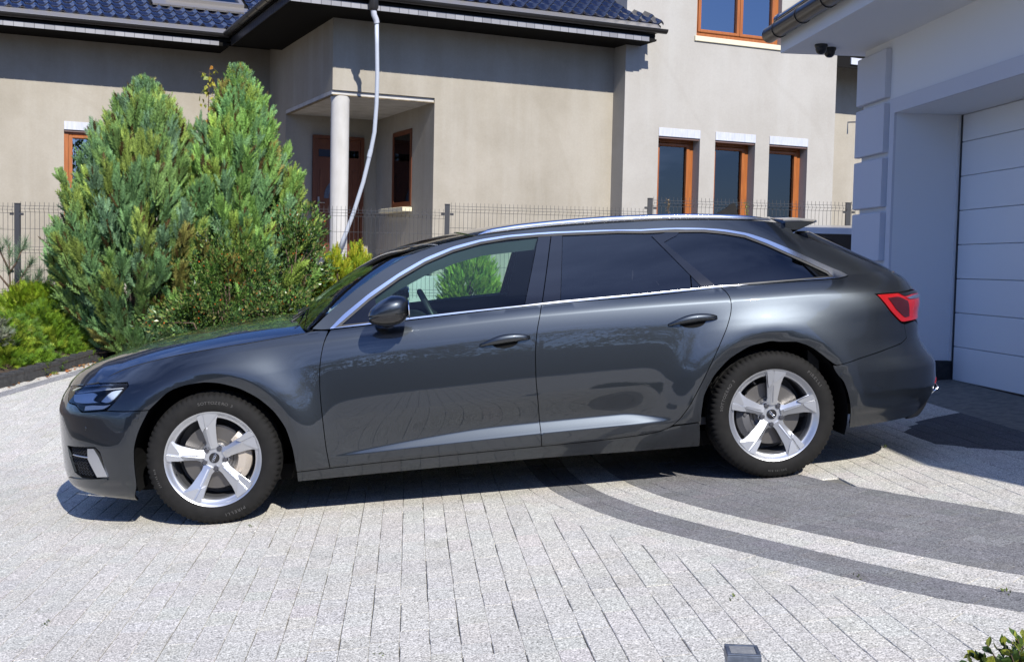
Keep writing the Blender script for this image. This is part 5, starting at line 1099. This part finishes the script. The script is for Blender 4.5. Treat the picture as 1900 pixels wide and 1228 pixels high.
# ------------------------------------------------------------------ plants
def rot_to(dirs, roll):
    """(N,3,3) matrices with local y along dirs"""
    d = dirs / np.linalg.norm(dirs, axis=1, keepdims=True); up = np.where(np.abs(d[:, 2:3]) > .95, [[1., 0, 0]], [[0., 0, 1.]])
    x = np.cross(d, up); x /= np.linalg.norm(x, axis=1, keepdims=True); z = np.cross(x, d); c, s = np.cos(roll)[:, None], np.sin(roll)[:, None]
    return np.stack([x * c + z * s, d, -x * s + z * c], -1)
def scatter(name, tv, tf, Mx, Pp, sc, cols, mt, parent):
    tv = np.asarray(tv, float); tf = np.asarray(tf, int); N = len(Pp); sc = np.asarray(sc); sc = sc[:, None] if sc.ndim == 1 else sc
    V = np.einsum('nij,nkj->nki', Mx, tv[None] * sc[:, None, :] if sc.shape[1] == 3 else tv[None] * sc[:, :, None]) + Pp[:, None]
    T = (tf[None] + (np.arange(N) * len(tv))[:, None, None]).reshape(-1, tf.shape[1])
    C = np.repeat(cols, len(tv), 0)
    return fast_mesh(name, V.reshape(-1, 3), T, mt, parent, cols=np.clip(C, .002, 1))
def frond_template(n=11, w=.19, curve=.12):
    V, F = [], []
    for i in range(n):
        t = .04 + .9 * i / n; ww = w * math.sin(math.pi * (.18 + .82 * t)) ** .8 * (1 - .15 * t)
        for s in (-1, 1):
            b = len(V); jt = .03 * ((i * 7 + (s > 0) * 3) % 5 - 2) / 2
            V += [(0, t - .03, curve * t * t), (s * ww, t + .21 + jt, curve * t * t + .05 * ((i % 3) - 1)), (0, t + .10, curve * (t + .1) ** 2)]; F.append((b, b + 1, b + 2))
    return V, F
FRV, FRF = frond_template()
TUV, TUF = frond_template(6, .42, .25)
LEAFV = [(0, 0, 0), (-.28, .45, .06), (0, 1, -.05), (.28, .45, .06), (0, .5, -.03)]; LEAFT = [(0, 4, 1), (1, 4, 2), (2, 4, 3), (3, 4, 0)]
def px(u, v, d): r = CR * ((u - 950) / 2217) + CU * (-(v - 614) / 2217) + CF; p = r * d; return np.array([p.x, p.y, p.z + 1.36])
def cypress(label, base, top_z, prof, palette, nplume, per, seed, flen=.142):
    rg = np.random.default_rng(seed); H = top_z - base[2]; R = cub(prof)
    root = empty('cypress', tuple(base), label, 'conifer', 'blue-green cypresses by the kerb')
    tr = MB(); 
    for k in range(5):
        a = 2 * math.pi * k / 5; tr.tube([(.10 * math.cos(a), .10 * math.sin(a), -.15), (.14 * math.cos(a), .14 * math.sin(a), .25 * H), (.08 * math.cos(a), .08 * math.sin(a), .5 * H), (.02 * math.cos(a), .02 * math.sin(a), .85 * H)], [.03, .018, .010, .004], 6)
    tr.build('trunk', M['bark'], root, smooth=True)
    t = rg.uniform(.0, .97, nplume) ** 1.15; a = rg.uniform(0, 2 * math.pi, nplume); rr = R(t) * np.where(rg.random(nplume) < .72, rg.uniform(.72, 1.0, nplume), rg.uniform(.3, .72, nplume))
    B = np.stack([rr * np.cos(a), rr * np.sin(a), t * H], -1); L = .30 + .34 * rg.random(nplume); L = np.minimum(L, np.maximum(.15, (1.03 - t) * H * .9))
    lean = .75 * (1 - t) ** 1.6 + .10; D = np.stack([np.cos(a) * lean, np.sin(a) * lean, np.ones(nplume) - .45 * (1 - t) ** 3], -1) + rg.normal(0, .09, (nplume, 3)); D /= np.linalg.norm(D, axis=1, keepdims=True)
    B -= D * L[:, None] * .45
    k = len(palette); pc = np.array(palette)[rg.choice(k, nplume, p=[.36, .27, .17, .15, .05][:k])] * rg.normal(1, .12, (nplume, 1))
    i = np.repeat(np.arange(nplume), per); n = len(i); u = rg.random(n) ** .8; ph = rg.uniform(0, 2 * math.pi, n)
    wd = (.165 * np.minimum(1, (1.06 - u) * 1.25)) * (.55 + L[i]) * .9
    off = rg.normal(0, 1, (n, 3)); off /= np.linalg.norm(off, axis=1, keepdims=True); r_ = wd[:, None] * off * rg.uniform(.3, 1, (n, 1))
    P = B[i] + D[i] * (L[i] * u)[:, None] + r_ * .55
    d = D[i] * 1.0 + off * .45 + rg.normal(0, .14, (n, 3)); d[:, 2] += .25
    inner = rg.random(n) < .07; C = pc[i] * rg.normal(1, .12, (n, 1)); C[inner] = np.array([.085, .055, .018]) * rg.uniform(.6, 1.3, (inner.sum(), 1))
    tipb = u > .75; C[tipb] *= 1.12
    s = flen * rg.uniform(.7, 1.35, n) * (1 - .25 * (u > .8))
    scatter('crown', FRV, FRF, rot_to(d, rg.uniform(0, math.pi, n)), P, s, C, M['foliage'], root); return root
BG = [(.21, .34, .10), (.17, .31, .12), (.27, .36, .08), (.19, .32, .17), (.25, .24, .065)]
b1 = px(268, 640, 12.8); cypress('broad bushy blue-green cypress with twin tips, left of its slimmer neighbour', b1, 3.16, [(0, .42), (.10, .64), (.22, .84), (.32, .90), (.45, .82), (.62, .64), (.78, .40), (.88, .19), (.95, .06), (1, .02)], BG, 470, 60, 8)
b2 = px(440, 640, 13.0); cypress('slimmer tall cypress with one sharp tip standing nearer the porch', b2, 3.34, [(0, .78), (.2, .80), (.4, .70), (.6, .54), (.78, .28), (.88, .13), (.95, .05), (1, .02)], [(.22, .38, .09), (.18, .34, .12), (.29, .40, .08), (.20, .35, .16), (.28, .25, .065)], 400, 60, 9)
def leafy(name, label, cat, blobs, n, size, palette, seed, group=None, berries=0, mt='glossleaf', sprigs=0):
    rg = np.random.default_rng(seed); c0 = blobs[0][0]; root = empty(name, (c0[0], c0[1], c0[2] - blobs[0][1][2]), label, cat, group); o0 = np.array(root.location)
    st = MB(); P = []; O = []
    for (c, r) in blobs:
        c = np.array(c); m = int(n * (r[0] * r[2]) / sum(b[1][0] * b[1][2] for b in blobs))
        cl = rg.normal(0, 1, (max(6, m // 55), 3)); cl /= np.linalg.norm(cl, axis=1, keepdims=True); cl *= rg.uniform(.70, 1.03, (len(cl), 1))
        i = rg.integers(0, len(cl), m); q = cl[i] + rg.normal(0, .13, (m, 3)); P.append(c + q * np.array(r)); O.append(q + rg.normal(0, .35, (m, 3)))
        for k in range(14): d = cl[rg.integers(len(cl))] * np.array(r) * .9; st.tube([tuple(np.array([c[0], c[1], c[2] - r[2] - .1]) - o0), tuple(c + d * .4 - o0), tuple(c + d - o0)], [.012, .008, .003], 5)
    for k in range(sprigs):
        c, r = blobs[rg.integers(len(blobs))]; a = rg.uniform(0, 2 * math.pi); p0 = np.array(c) + np.array([math.cos(a) * r[0] * .6, math.sin(a) * r[1] * .6, r[2] * .75]); d = np.array([math.cos(a) * .6, math.sin(a) * .4, .8]); L = rg.uniform(.15, .38)
        u = np.linspace(0, 1, 16); Q = p0 + d * (u * L)[:, None] + np.stack([.12 * u * u * L, 0 * u, -.25 * u * u * L], -1); P.append(Q); O.append(rg.normal(0, 1, (16, 3)) + d); st.tube([tuple(q - o0) for q in Q[::4]], .003, 4)
    P = np.concatenate(P); O = np.concatenate(O); m = len(P); C = np.array(palette)[rg.choice(len(palette), m)] * rg.normal(1, .16, (m, 1))
    O[:, 2] += .35; st.build('stem', M['bark'], root, fix=False)
    scatter('crown', LEAFV, LEAFT, rot_to(O, rg.uniform(0, 6.28, m)), P - o0, size * rg.uniform(.6, 1.25, m), C, M[mt], root)
    if berries:
        j = rg.choice(m, berries); ov = np.array([(1, 0, 0), (-1, 0, 0), (0, 1, 0), (0, -1, 0), (0, 0, 1), (0, 0, -1)], float); of = np.array([(0, 2, 4), (2, 1, 4), (1, 3, 4), (3, 0, 4), (2, 0, 5), (1, 2, 5), (3, 1, 5), (0, 3, 5)])
        scatter('berries', ov, of, rot_to(rg.normal(0, 1, (berries, 3)), np.zeros(berries)), P[j] - o0 + rg.normal(0, .015, (berries, 3)) + np.array([0, -.02, 0]), np.full(berries, .009), np.tile([[.55, .11, .02]], (berries, 1)) * rg.uniform(.6, 1.2, (berries, 1)), M['glossleaf'], root)['kind'] = 'stuff'
    return root
leafy('firethorn_shrub', 'glossy dark green berry shrub with orange berries below the slim cypress', 'shrub', [(px(430, 545, 12.3), (.56, .40, .62)), (px(545, 510, 12.7), (.40, .36, .66)), (px(560, 420, 13.0), (.26, .24, .26)), (px(400, 600, 12.1), (.62, .34, .34)), (px(520, 600, 12.2), (.50, .34, .36))], 13000, .048, [(.05, .105, .022), (.075, .15, .028), (.13, .20, .045), (.035, .075, .02), (.16, .17, .05)], 11, berries=260, sprigs=16)
def thuja(label, c, r, palette, seed, n=2600, group='golden thujas along the fence'):
    rg = np.random.default_rng(seed); root = empty('thuja', (c[0], c[1], c[2] - r[2]), label, 'conifer', group); o0 = np.array(root.location)
    MB().tube([(0, 0, -.2), (0, 0, r[2] * 1.5)], [.03, .01], 6).build('trunk', M['bark'], root)
    nb = 90; q = rg.normal(0, 1, (nb, 3)); q /= np.linalg.norm(q, axis=1, keepdims=True); q[:, :2] *= np.clip(1.05 - .55 * np.clip(q[:, 2:3], 0, 1), .3, 1); i = rg.integers(0, nb, n)
    B = q[i] * rg.uniform(.55, 1.0, (n, 1)) + rg.normal(0, .07, (n, 3)); P = np.array(c) + B * np.array(r); d = B * [.7, .7, .3] + [0, 0, .75] + rg.normal(0, .2, (n, 3))
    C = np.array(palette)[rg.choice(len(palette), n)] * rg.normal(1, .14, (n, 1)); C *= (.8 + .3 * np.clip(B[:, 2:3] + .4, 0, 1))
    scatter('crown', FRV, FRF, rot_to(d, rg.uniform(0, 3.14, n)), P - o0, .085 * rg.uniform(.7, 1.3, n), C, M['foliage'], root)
YG = [(.32, .36, .02), (.25, .33, .02), (.40, .38, .03), (.19, .28, .02)]
thuja('small golden thuja left of the windscreen beside the berry shrub', px(626, 535, 13.1), (.22, .24, .40), YG, 21)
thuja('small golden thuja touching the windscreen edge below the porch column', px(662, 530, 13.2), (.20, .22, .42), YG, 22)
thuja('green thuja seen through the front side window of the car', px(872, 545, 12.9), (.34, .3, .50), [(.23, .36, .04), (.17, .30, .04), (.27, .36, .05)], 23, 4200)
def juniper(label, c, r, palette, seed, n, cat='shrub', fl=.085):
    rg = np.random.default_rng(seed); root = empty('juniper', (c[0], c[1], c[2]), label, cat, 'low junipers behind the kerb')
    nb = int(55 + n / 60); a = rg.uniform(0, 6.28, nb); rad = np.sqrt(rg.random(nb)); h = (1 - rad ** 2.2) * .9 + .1 * rg.random(nb); B = np.stack([np.cos(a) * rad * r[0], np.sin(a) * rad * r[1], h * r[2]], -1); i = rg.integers(0, nb, n)
    out = np.stack([np.cos(a), np.sin(a), .5 + 1.1 * h], -1); d = out[i] + rg.normal(0, .42, (n, 3)); P = B[i] + rg.normal(0, .055, (n, 3)) * [1, 1, .8]; P[:, 2] = np.maximum(P[:, 2], .0)
    pc = np.array(palette)[rg.choice(len(palette), nb)] * rg.normal(1, .12, (nb, 1)); C = pc[i] * rg.normal(1, .14, (n, 1))
    scatter('crown', TUV, TUF, rot_to(d, rg.uniform(0, 3.14, n)), P, fl * rg.uniform(.6, 1.3, n), C, M['foliage'], root)
    mb = MB()
    for k in range(0, nb, 3): mb.tube([(0, 0, -.05), tuple(B[k] * [.5, .5, .35]), tuple(B[k])], [.008, .006, .003], 4)
    mb.build('stem', M['bark'], root, fix=False)
GJ = [(.16, .27, .02), (.12, .22, .02), (.22, .29, .025), (.085, .17, .02)]
juniper('wide yellow-green juniper mound in front, spilling over the black kerb at the left edge', px(-10, 696, 12.08), (.56, .36, .54), GJ, 31, 8000)
juniper('rounded yellow-green juniper mound nearest the broad cypress and the kerb end', px(84, 670, 12.64), (.45, .33, .52), GJ, 36, 6000)
juniper('smaller yellow-green juniper cushion further back under the young pine', px(70, 610, 13.0), (.46, .36, .40), [(.20, .30, .015), (.16, .27, .015), (.25, .32, .025)], 32, 3600)
juniper('tiny blue-grey juniper at the left picture edge', px(-24, 640, 11.8), (.15, .14, .16), [(.16, .18, .12), (.13, .16, .11), (.19, .19, .14)], 33, 1300)
# young pines: branches carrying needle tufts
def needle_tuft():
    V, F = [], []; rg = np.random.default_rng(5)
    for k in range(26):
        a = rg.uniform(0, 6.28); e = rg.uniform(.35, 1.25); d = np.array([math.cos(a) * math.cos(e), math.sin(e), math.sin(a) * math.cos(e)]); s = np.cross(d, [0.3, .2, 1.]); s /= np.linalg.norm(s); b = len(V); o = np.array([0, rg.uniform(0, .5), 0])
        V += [tuple(o - s * .018), tuple(o + s * .018), tuple(o + d)]; F.append((b, b + 1, b + 2))
    return V, F
NV_, NF_ = needle_tuft()
def pine(label, base, brs, seed):
    rg = np.random.default_rng(seed); root = empty('young_pine', tuple(base), label, 'conifer', 'young pines at the fence'); mb = MB(); P = []; D = []
    for (p0, p1) in brs:
        p0, p1 = np.array(p0, float), np.array(p1, float); mid = (p0 + p1) / 2 + [0, 0, -.03]; mb.tube([tuple(p0), tuple(mid), tuple(p1)], [.013, .01, .006], 6); d = (p1 - p0) / np.linalg.norm(p1 - p0)
        for u in np.linspace(.45, 1., 7): P.append(p0 + (p1 - p0) * u + rg.normal(0, .012, 3)); D.append(d + rg.normal(0, .25, 3))
    mb.build('trunk', M['bark'], root, smooth=True); P = np.array(P); D = np.array(D); n = len(P)
    scatter('crown', NV_, NF_, rot_to(D, rg.uniform(0, 6.28, n)), P, np.full(n, .125), np.array([[.14, .22, .12]]) * rg.normal(1, .15, (n, 1)), M['foliage'], root)
pine('young pine with long needles at the left picture edge by the fence post', px(20, 560, 13.0), [((0, 0, 0), (-.02, 0, .62)), ((-.02, 0, .1), (.22, -.05, .42)), ((-.01, 0, .15), (-.25, .02, .5)), ((0, 0, .05), (.30, -.05, .25)), ((-.02, 0, .3), (.14, 0, .62)), ((-.02, 0, .35), (-.18, 0, .75))], 41)
pine('tiny pine seedling between the fence post and the broad cypress', px(72, 556, 13.2), [((0, 0, 0), (0, 0, .28)), ((0, 0, .05), (.12, 0, .2)), ((0, 0, .05), (-.11, 0, .2))], 42)
# birch sapling between the two cypress tips
b = px(388, 640, 13.3); root = empty('birch_sapling', tuple(b), 'thin birch sapling with yellowing leaves between the two cypress tips', 'tree'); rg = np.random.default_rng(51); H = 3.42 - b[2]
P = []; D = []; mb = MB().tube([(0, 0, 0), (.02, 0, H * .5), (-.03, 0, H * .8), (-.02, 0, H)], [.014, .011, .007, .003], 6)
for z in np.linspace(H * .60, H, 26):
    a = rg.uniform(0, 6.28); L = rg.uniform(.05, .20) * (1.25 - z / H) * 2.4; e = np.array([-.02 + L * math.cos(a), L * .5 * math.sin(a), z + L * .3]); mb.tube([(-.02, 0, z), tuple(e)], .0022, 4)
    for k in range(4): P.append(np.array([-.02, 0, z]) + (e - [-.02, 0, z]) * rg.uniform(.3, 1.1) + rg.normal(0, .02, 3)); D.append(rg.normal(0, .6, 3) + [0, 0, -1.])
mb.build('trunk', M['bark'], root, fix=False); n = len(P)
scatter('crown', [(0, 0, 0), (-.42, .35, .03), (0, 1, 0), (.42, .35, .03), (0, .4, -.03)], LEAFT, rot_to(np.array(D), rg.uniform(0, 6.28, n)), np.array(P), .062 * rg.uniform(.7, 1.25, n), np.array([(.40, .36, .05), (.30, .30, .04), (.48, .22, .03), (.20, .24, .04)])[rg.choice(4, n, p=[.4, .25, .15, .2])], M['foliage'], root)
# weeds in front of the house
for i, (u, v, d, h, lab) in enumerate(((712, 505, 14.9, .22, 'dry brown weed stalk beyond the fence below the porch window'), (1240, 415, 15.6, .30, 'dry weed stalk in front of the first narrow window'), (1387, 415, 15.6, .28, 'yellow-green mullein stalk in front of the third narrow window'), (60, 560, 13.5, .5, 'thin leafy shoot leaning right across the left fence panel'))):
    b = px(u, v, d); root = empty('weed_stalk', tuple(b), lab, 'weed'); rg = np.random.default_rng(60 + i); tip = np.array([.33 if i == 3 else rg.normal(0, .02), 0, h]); MB().tube([(0, 0, -.35), tuple(tip * .5 + [0, 0, .03 * (i == 3)]), tuple(tip)], [.005, .004, .002], 5).build('stem', M['bark'], root, fix=False)
    n = 9 if i == 3 else 46; uu = rg.uniform(.35, 1, n); P = tip * uu[:, None] + rg.normal(0, .012, (n, 3)); col = [(.16, .10, .05), (.22, .15, .07), (.20, .24, .05), (.05, .09, .03)][i]
    scatter('leaves', LEAFV, LEAFT, rot_to(rg.normal(0, .7, (n, 3)) + [0, 0, .4], rg.uniform(0, 6.28, n)), P, (.06 if i == 3 else .028) * rg.uniform(.6, 1.2, n), np.array([col]) * rg.normal(1, .2, (n, 1)), M['foliage'], root)
# fallen leaves by the kerb end, small weeds in the joints
rg = np.random.default_rng(71); n = 130; k_ = rg.random(n); x = np.where(k_ < .62, rg.normal(-3.06, .16, n), rg.uniform(-3.9, -3.2, n)); y = np.where(k_ < .62, 12.72 + rg.normal(0, .16, n), 11.5 + (x + 3.84) * 1.98 - rg.uniform(0, .12, n)); P = np.stack([x, y, paving_z(x, y) + .012], -1)
lv = scatter('fallen_leaves', LEAFV, LEAFT, rot_to(rg.normal(0, 1, (n, 3)) * [1, 1, .25], rg.uniform(-.5, .5, n)), P, .05 * rg.uniform(.6, 1.2, n), np.array([(.42, .15, .04), (.36, .20, .08), (.5, .24, .08)])[rg.choice(3, n)], M['foliage'], None); tag(lv, 'orange-brown fallen leaves lying at the end of the black kerb', 'leaves', kind='stuff')
rg = np.random.default_rng(72); spots = [(px(1360, 1087, 4.35)), px(1593, 1020, 4.5), px(1868, 1048, 4.2), px(470, 960, 6.0), px(1640, 818, 7.0), px(98, 690, 12.0), px(700, 1200, 4.0), px(90, 1212, 4.6)]; P = []
for s in spots: z = float(paving_z(s[0], s[1])); P += [np.array([s[0] + rg.normal(0, .012), s[1] + rg.normal(0, .02), z + .002]) for _ in range(7)]
P = np.array(P); n = len(P); lv = scatter('joint_weeds', LEAFV, LEAFT, rot_to(rg.normal(0, .8, (n, 3)) + [0, 0, .5], rg.uniform(0, 6.28, n)), P, .018 * rg.uniform(.5, 1.2, n), np.tile([[.10, .13, .03]], (n, 1)) * rg.uniform(.6, 1.3, (n, 1)), M['foliage'], None); tag(lv, 'tiny green weeds growing in the paver joints', 'weeds', kind='stuff')
# box bush in the near right corner: the leaves one can tell apart are parts
c0 = px(1925, 1325, 3.15); root = empty('box_bush', (c0[0], c0[1], float(paving_z(c0[0], c0[1]))), 'glossy small-leaved box bush in the bottom right corner', 'shrub'); o0 = np.array(root.location); rg = np.random.default_rng(81); mb = MB(); tw = []
for k in range(240):
    q = rg.normal(0, 1, 3); q /= np.linalg.norm(q); q[2] = abs(q[2]); q[1] = -abs(q[1]) if rg.random() < .75 else q[1]; e = c0 + q * np.array([.20, .24, .205]) * rg.uniform(.78, 1.08) - o0; s = c0 - o0 + q * .06; mb.tube([tuple(s), tuple((s + e) / 2 + rg.normal(0, .01, 3)), tuple(e)], [.003, .0025, .0015], 4); tw.append((s, e, q))
mb.build('stem', M['bark'], root, fix=False); LP = []
for s, e, q in tw:
    for u in np.linspace(.35, 1.0, 14):
        dd = e - s; side_ = rg.normal(0, 1, 3); LP.append((s + dd * u, dd / np.linalg.norm(dd) * .6 + side_ * .6 + [0, -.1, .25], u))
bl = []
for pal in ((.06, .10, .02), (.10, .14, .025), (.20, .22, .03), (.035, .065, .015)):
    me = bpy.data.meshes.new('leaf'); VV = [(0, 0, 0), (-.24, .25, .05), (-.30, .6, .05), (0, 1, -.06), (.30, .6, .05), (.24, .25, .05), (0, .5, -.02)]; me.from_pydata(VV, [], [(0, 6, 1), (1, 6, 2), (2, 6, 3), (3, 6, 4), (4, 6, 5), (5, 6, 0)]); ca = me.color_attributes.new('tint', 'FLOAT_COLOR', 'POINT'); ca.data.foreach_set('color', [*pal, 1] * 7); me.materials.append(M['glossleaf']); bl.append(me)
def vis_score(p):
    dpt = Vector((p[0], p[1], p[2] - 1.36)); z = dpt.dot(CF); u = 950 + 2217 * dpt.dot(CR) / z; v = 614 - 2217 * dpt.dot(CU) / z; return (u < 1905 and v < 1235 and u > 1700), z
order = sorted(range(len(LP)), key=lambda i: (not vis_score(LP[i][0] + o0)[0], vis_score(LP[i][0] + o0)[1])); Rm = rot_to(np.array([l[1] for l in LP]), rg.uniform(0, 6.28, len(LP)))
big = order[:280]; small = order[280:]
for i in big:
    k = 2 if LP[i][2] > .88 and rg.random() < .6 else rg.choice([0, 1, 3]); o = link('leaf', bl[k], None, root); m4 = Matrix(Rm[i].tolist()).to_4x4(); o.matrix_basis = Matrix.Translation(LP[i][0]) @ m4 @ Matrix.Scale(.031 * rg.uniform(.7, 1.2), 4)
P = np.array([LP[i][0] for i in small]); tag(scatter('foliage', LEAFV, LEAFT, Rm[small], P, .027 * rg.uniform(.7, 1.2, len(small)), np.array([(.05, .09, .02)]) * rg.normal(1, .2, (len(small), 1)), M['glossleaf'], root), kind='stuff')

# ------------------------------------------------------------------ bollard light, parked white car
p = px(1378, 1204, 3.42); g_ = float(paving_z(p[0], p[1])); bo = empty('bollard_light', (p[0], p[1], g_), 'low square metal path light with a flat glass top at the bottom edge', 'light'); hgt = p[2] - g_
MB().box((-.045, -.045, -.02), (.045, .045, hgt - .036), bev=.004).build('post', M['concrete'], bo); fb_ = MB().box((-.0475, -.0475, hgt - .036), (.0475, .0475, hgt - .004), bev=.003); 
for a_, b_ in (((-.0475, -.0475), (.0475, -.036)), ((-.0475, .036), (.0475, .0475)), ((-.0475, -.036), (-.036, .036)), ((.036, -.036), (.0475, .036))): fb_.box((*a_, hgt - .0045), (*b_, hgt + .0), bev=.0015)
fb_.build('lamp_head', M['pvcpipe'] if False else M['steelblue'], bo); MB().box((-.0355, -.0355, hgt - .0042), (.0355, .0355, hgt - .0022)).build('lamp_glass', M['frost'], bo)
bo.rotation_euler = (0, 0, math.radians(-9))
wcx, wcy = 4.02, 11.6; wz = float(paving_z(wcx, wcy)); wc = empty('parked_car', (wcx, wcy, wz), 'white parked car mostly hidden behind the garage corner', 'car')
RTOP = 1.775 - wz
sec = [(-.1, .35), (-.12, .62), (-.02, .90), (.03, .93), (.55, RTOP - .035), (.75, RTOP - .008), (1.5, RTOP), (2.6, RTOP - .05), (3.6, 1.0), (3.75, .8), (3.75, .35)]
V = []; 
for x, z in sec:
    hwid = .86 if z < .95 else .86 - .22 * (z - .9) / max(.2, RTOP - .9)
    V += [(x - 1.15, -hwid, z), (x - 1.15, -hwid * .6, z + (.03 if z > RTOP - .06 else 0)), (x - 1.15, hwid * .6, z + (.03 if z > RTOP - .06 else 0)), (x - 1.15, hwid, z)]
k = len(sec); Fc = [(i * 4 + j, i * 4 + j + 1, (i + 1) * 4 + j + 1, (i + 1) * 4 + j) for i in range(k - 1) for j in range(3)] + [tuple(i * 4 for i in range(k)), tuple(i * 4 + 3 for i in range(k - 1, -1, -1)), (0, 1, 2, 3), ((k - 1) * 4 + 3, (k - 1) * 4 + 2, (k - 1) * 4 + 1, (k - 1) * 4)]
MB().add(V, Fc).build('body', M['whitepaint'], wc, auto=25)
for sgn in (-1, 1):
    y0, y1 = .862, .862 - .22 * .85
    MB().prism([(-.62, sgn * .856, .955), (2.2, sgn * .856, .955), (1.35, sgn * .69, RTOP - .065), (-.42, sgn * .685, RTOP - .065)], (0, sgn * .012, 0)).build('window', M['piano'], wc)
    for x in (-.55, 2.0): wb = MB().lathe([(.05, -.09), (.19, -.10), (.20, -.11), (.29, -.11), (.31, -.08), (.31, .08), (.05, .09)], 32); wb.v = [(v[0] + x, v[1] * 1 + sgn * .76, v[2] + .31) for v in wb.v]; wb.build('wheel', M['rubber'], wc, auto=40)
MB().prism([(-1.135, -.70, .98), (-1.135, .70, .98), (-.64, .60, RTOP - .07), (-.64, -.60, RTOP - .07)], (-.02, 0, .012)).build('rear_window', M['piano'], wc)

# ------------------------------------------------------------------ the street side behind the camera (seen only as reflections)
rg = np.random.default_rng(91)
def hedge(name, label, x0, x1, y, h, dpt, n, seed, cat):
    rg = np.random.default_rng(seed); g0 = float(paving_z((x0 + x1) / 2, y)); root = empty(name, ((x0 + x1) / 2, y, g0), label, cat); L = x1 - x0; MB().box((-L / 2, -dpt / 2 + .1, -2.5), (L / 2, dpt / 2 - .1, h - .2), bev=.15).build('trunk', M['hedgecore'], root)  # near-black box within the leaves stands in for the hedge's inner shade
    x = rg.uniform(-L / 2, L / 2, n); s = rg.random(n); top = s < .35; yy = np.where(top, rg.uniform(-dpt / 2, dpt / 2, n), np.where(rg.random(n) < .8, dpt / 2, -dpt / 2)); zz = np.where(top, h, rg.uniform(-1.5, h, n)) + .22 * np.sin(x * .9 + 1) * top + .12 * np.sin(x * 3.1) * top; P = np.stack([x, yy, zz], -1) + rg.normal(0, .10, (n, 3)); O = np.stack([rg.normal(0, .4, n), np.sign(yy) * .6, np.ones(n) * .6], -1)
    scatter('crown', LEAFV, LEAFT, rot_to(O, rg.uniform(0, 6.28, n)), P, .17 * rg.uniform(.6, 1.3, n), np.array([(.04, .075, .02), (.055, .09, .025), (.03, .06, .02)])[rg.choice(3, n)], M['foliage'], root)
hedge('hedge', 'long dark green hedge reflected in the car doors', -22, 16, -9.5, 2.6, 1.2, 9000, 92, 'hedge')
def broad_tree(label, x, y, h, r, seed):
    rg = np.random.default_rng(seed); g0 = float(paving_z(x, y)); root = empty('broadleaf_tree', (x, y, g0), label, 'tree', 'dark trees reflected in the car doors'); mb = MB().tube([(0, 0, -.3), (.1, 0, h * .3), (0, .1, h * .6)], [.2, .15, .07], 8)
    for k in range(7): a = k * .9; mb.tube([(0.05, 0, h * (.3 + .04 * k)), (r * .6 * math.cos(a), r * .6 * math.sin(a), h * (.55 + .04 * k))], [.07, .02], 5)
    mb.build('trunk', M['bark'], root, smooth=True); n = 3200; q = rg.normal(0, 1, (60, 3)); q /= np.linalg.norm(q, axis=1, keepdims=True); i = rg.integers(0, 60, n); B = q[i] * rg.uniform(.6, 1.05, (n, 1)) + rg.normal(0, .13, (n, 3)); P = B * [r, r, h * .36] + [0, 0, h * .64]
    scatter('crown', LEAFV, LEAFT, rot_to(B + rg.normal(0, .5, (n, 3)), rg.uniform(0, 6.28, n)), P, .30 * rg.uniform(.6, 1.3, n), np.array([(.035, .065, .018), (.05, .085, .02), (.03, .055, .02)])[rg.choice(3, n)], M['foliage'], root)
for i, (x, y, h, r) in enumerate(((-30, -27, 8.5, 4.2), (-23, -30, 7.4, 4), (-16, -28, 8.2, 4.2), (-9, -31, 7.4, 3.8), (-3, -28, 7.8, 3.8), (4, -30, 8.8, 4.2), (11, -29, 7.5, 4), (18, -31, 8.6, 4.3), (26, -29, 7.8, 4))): broad_tree('dark broadleaf tree across the street, reflected in the car doors', x, y, h, r, 100 + i)
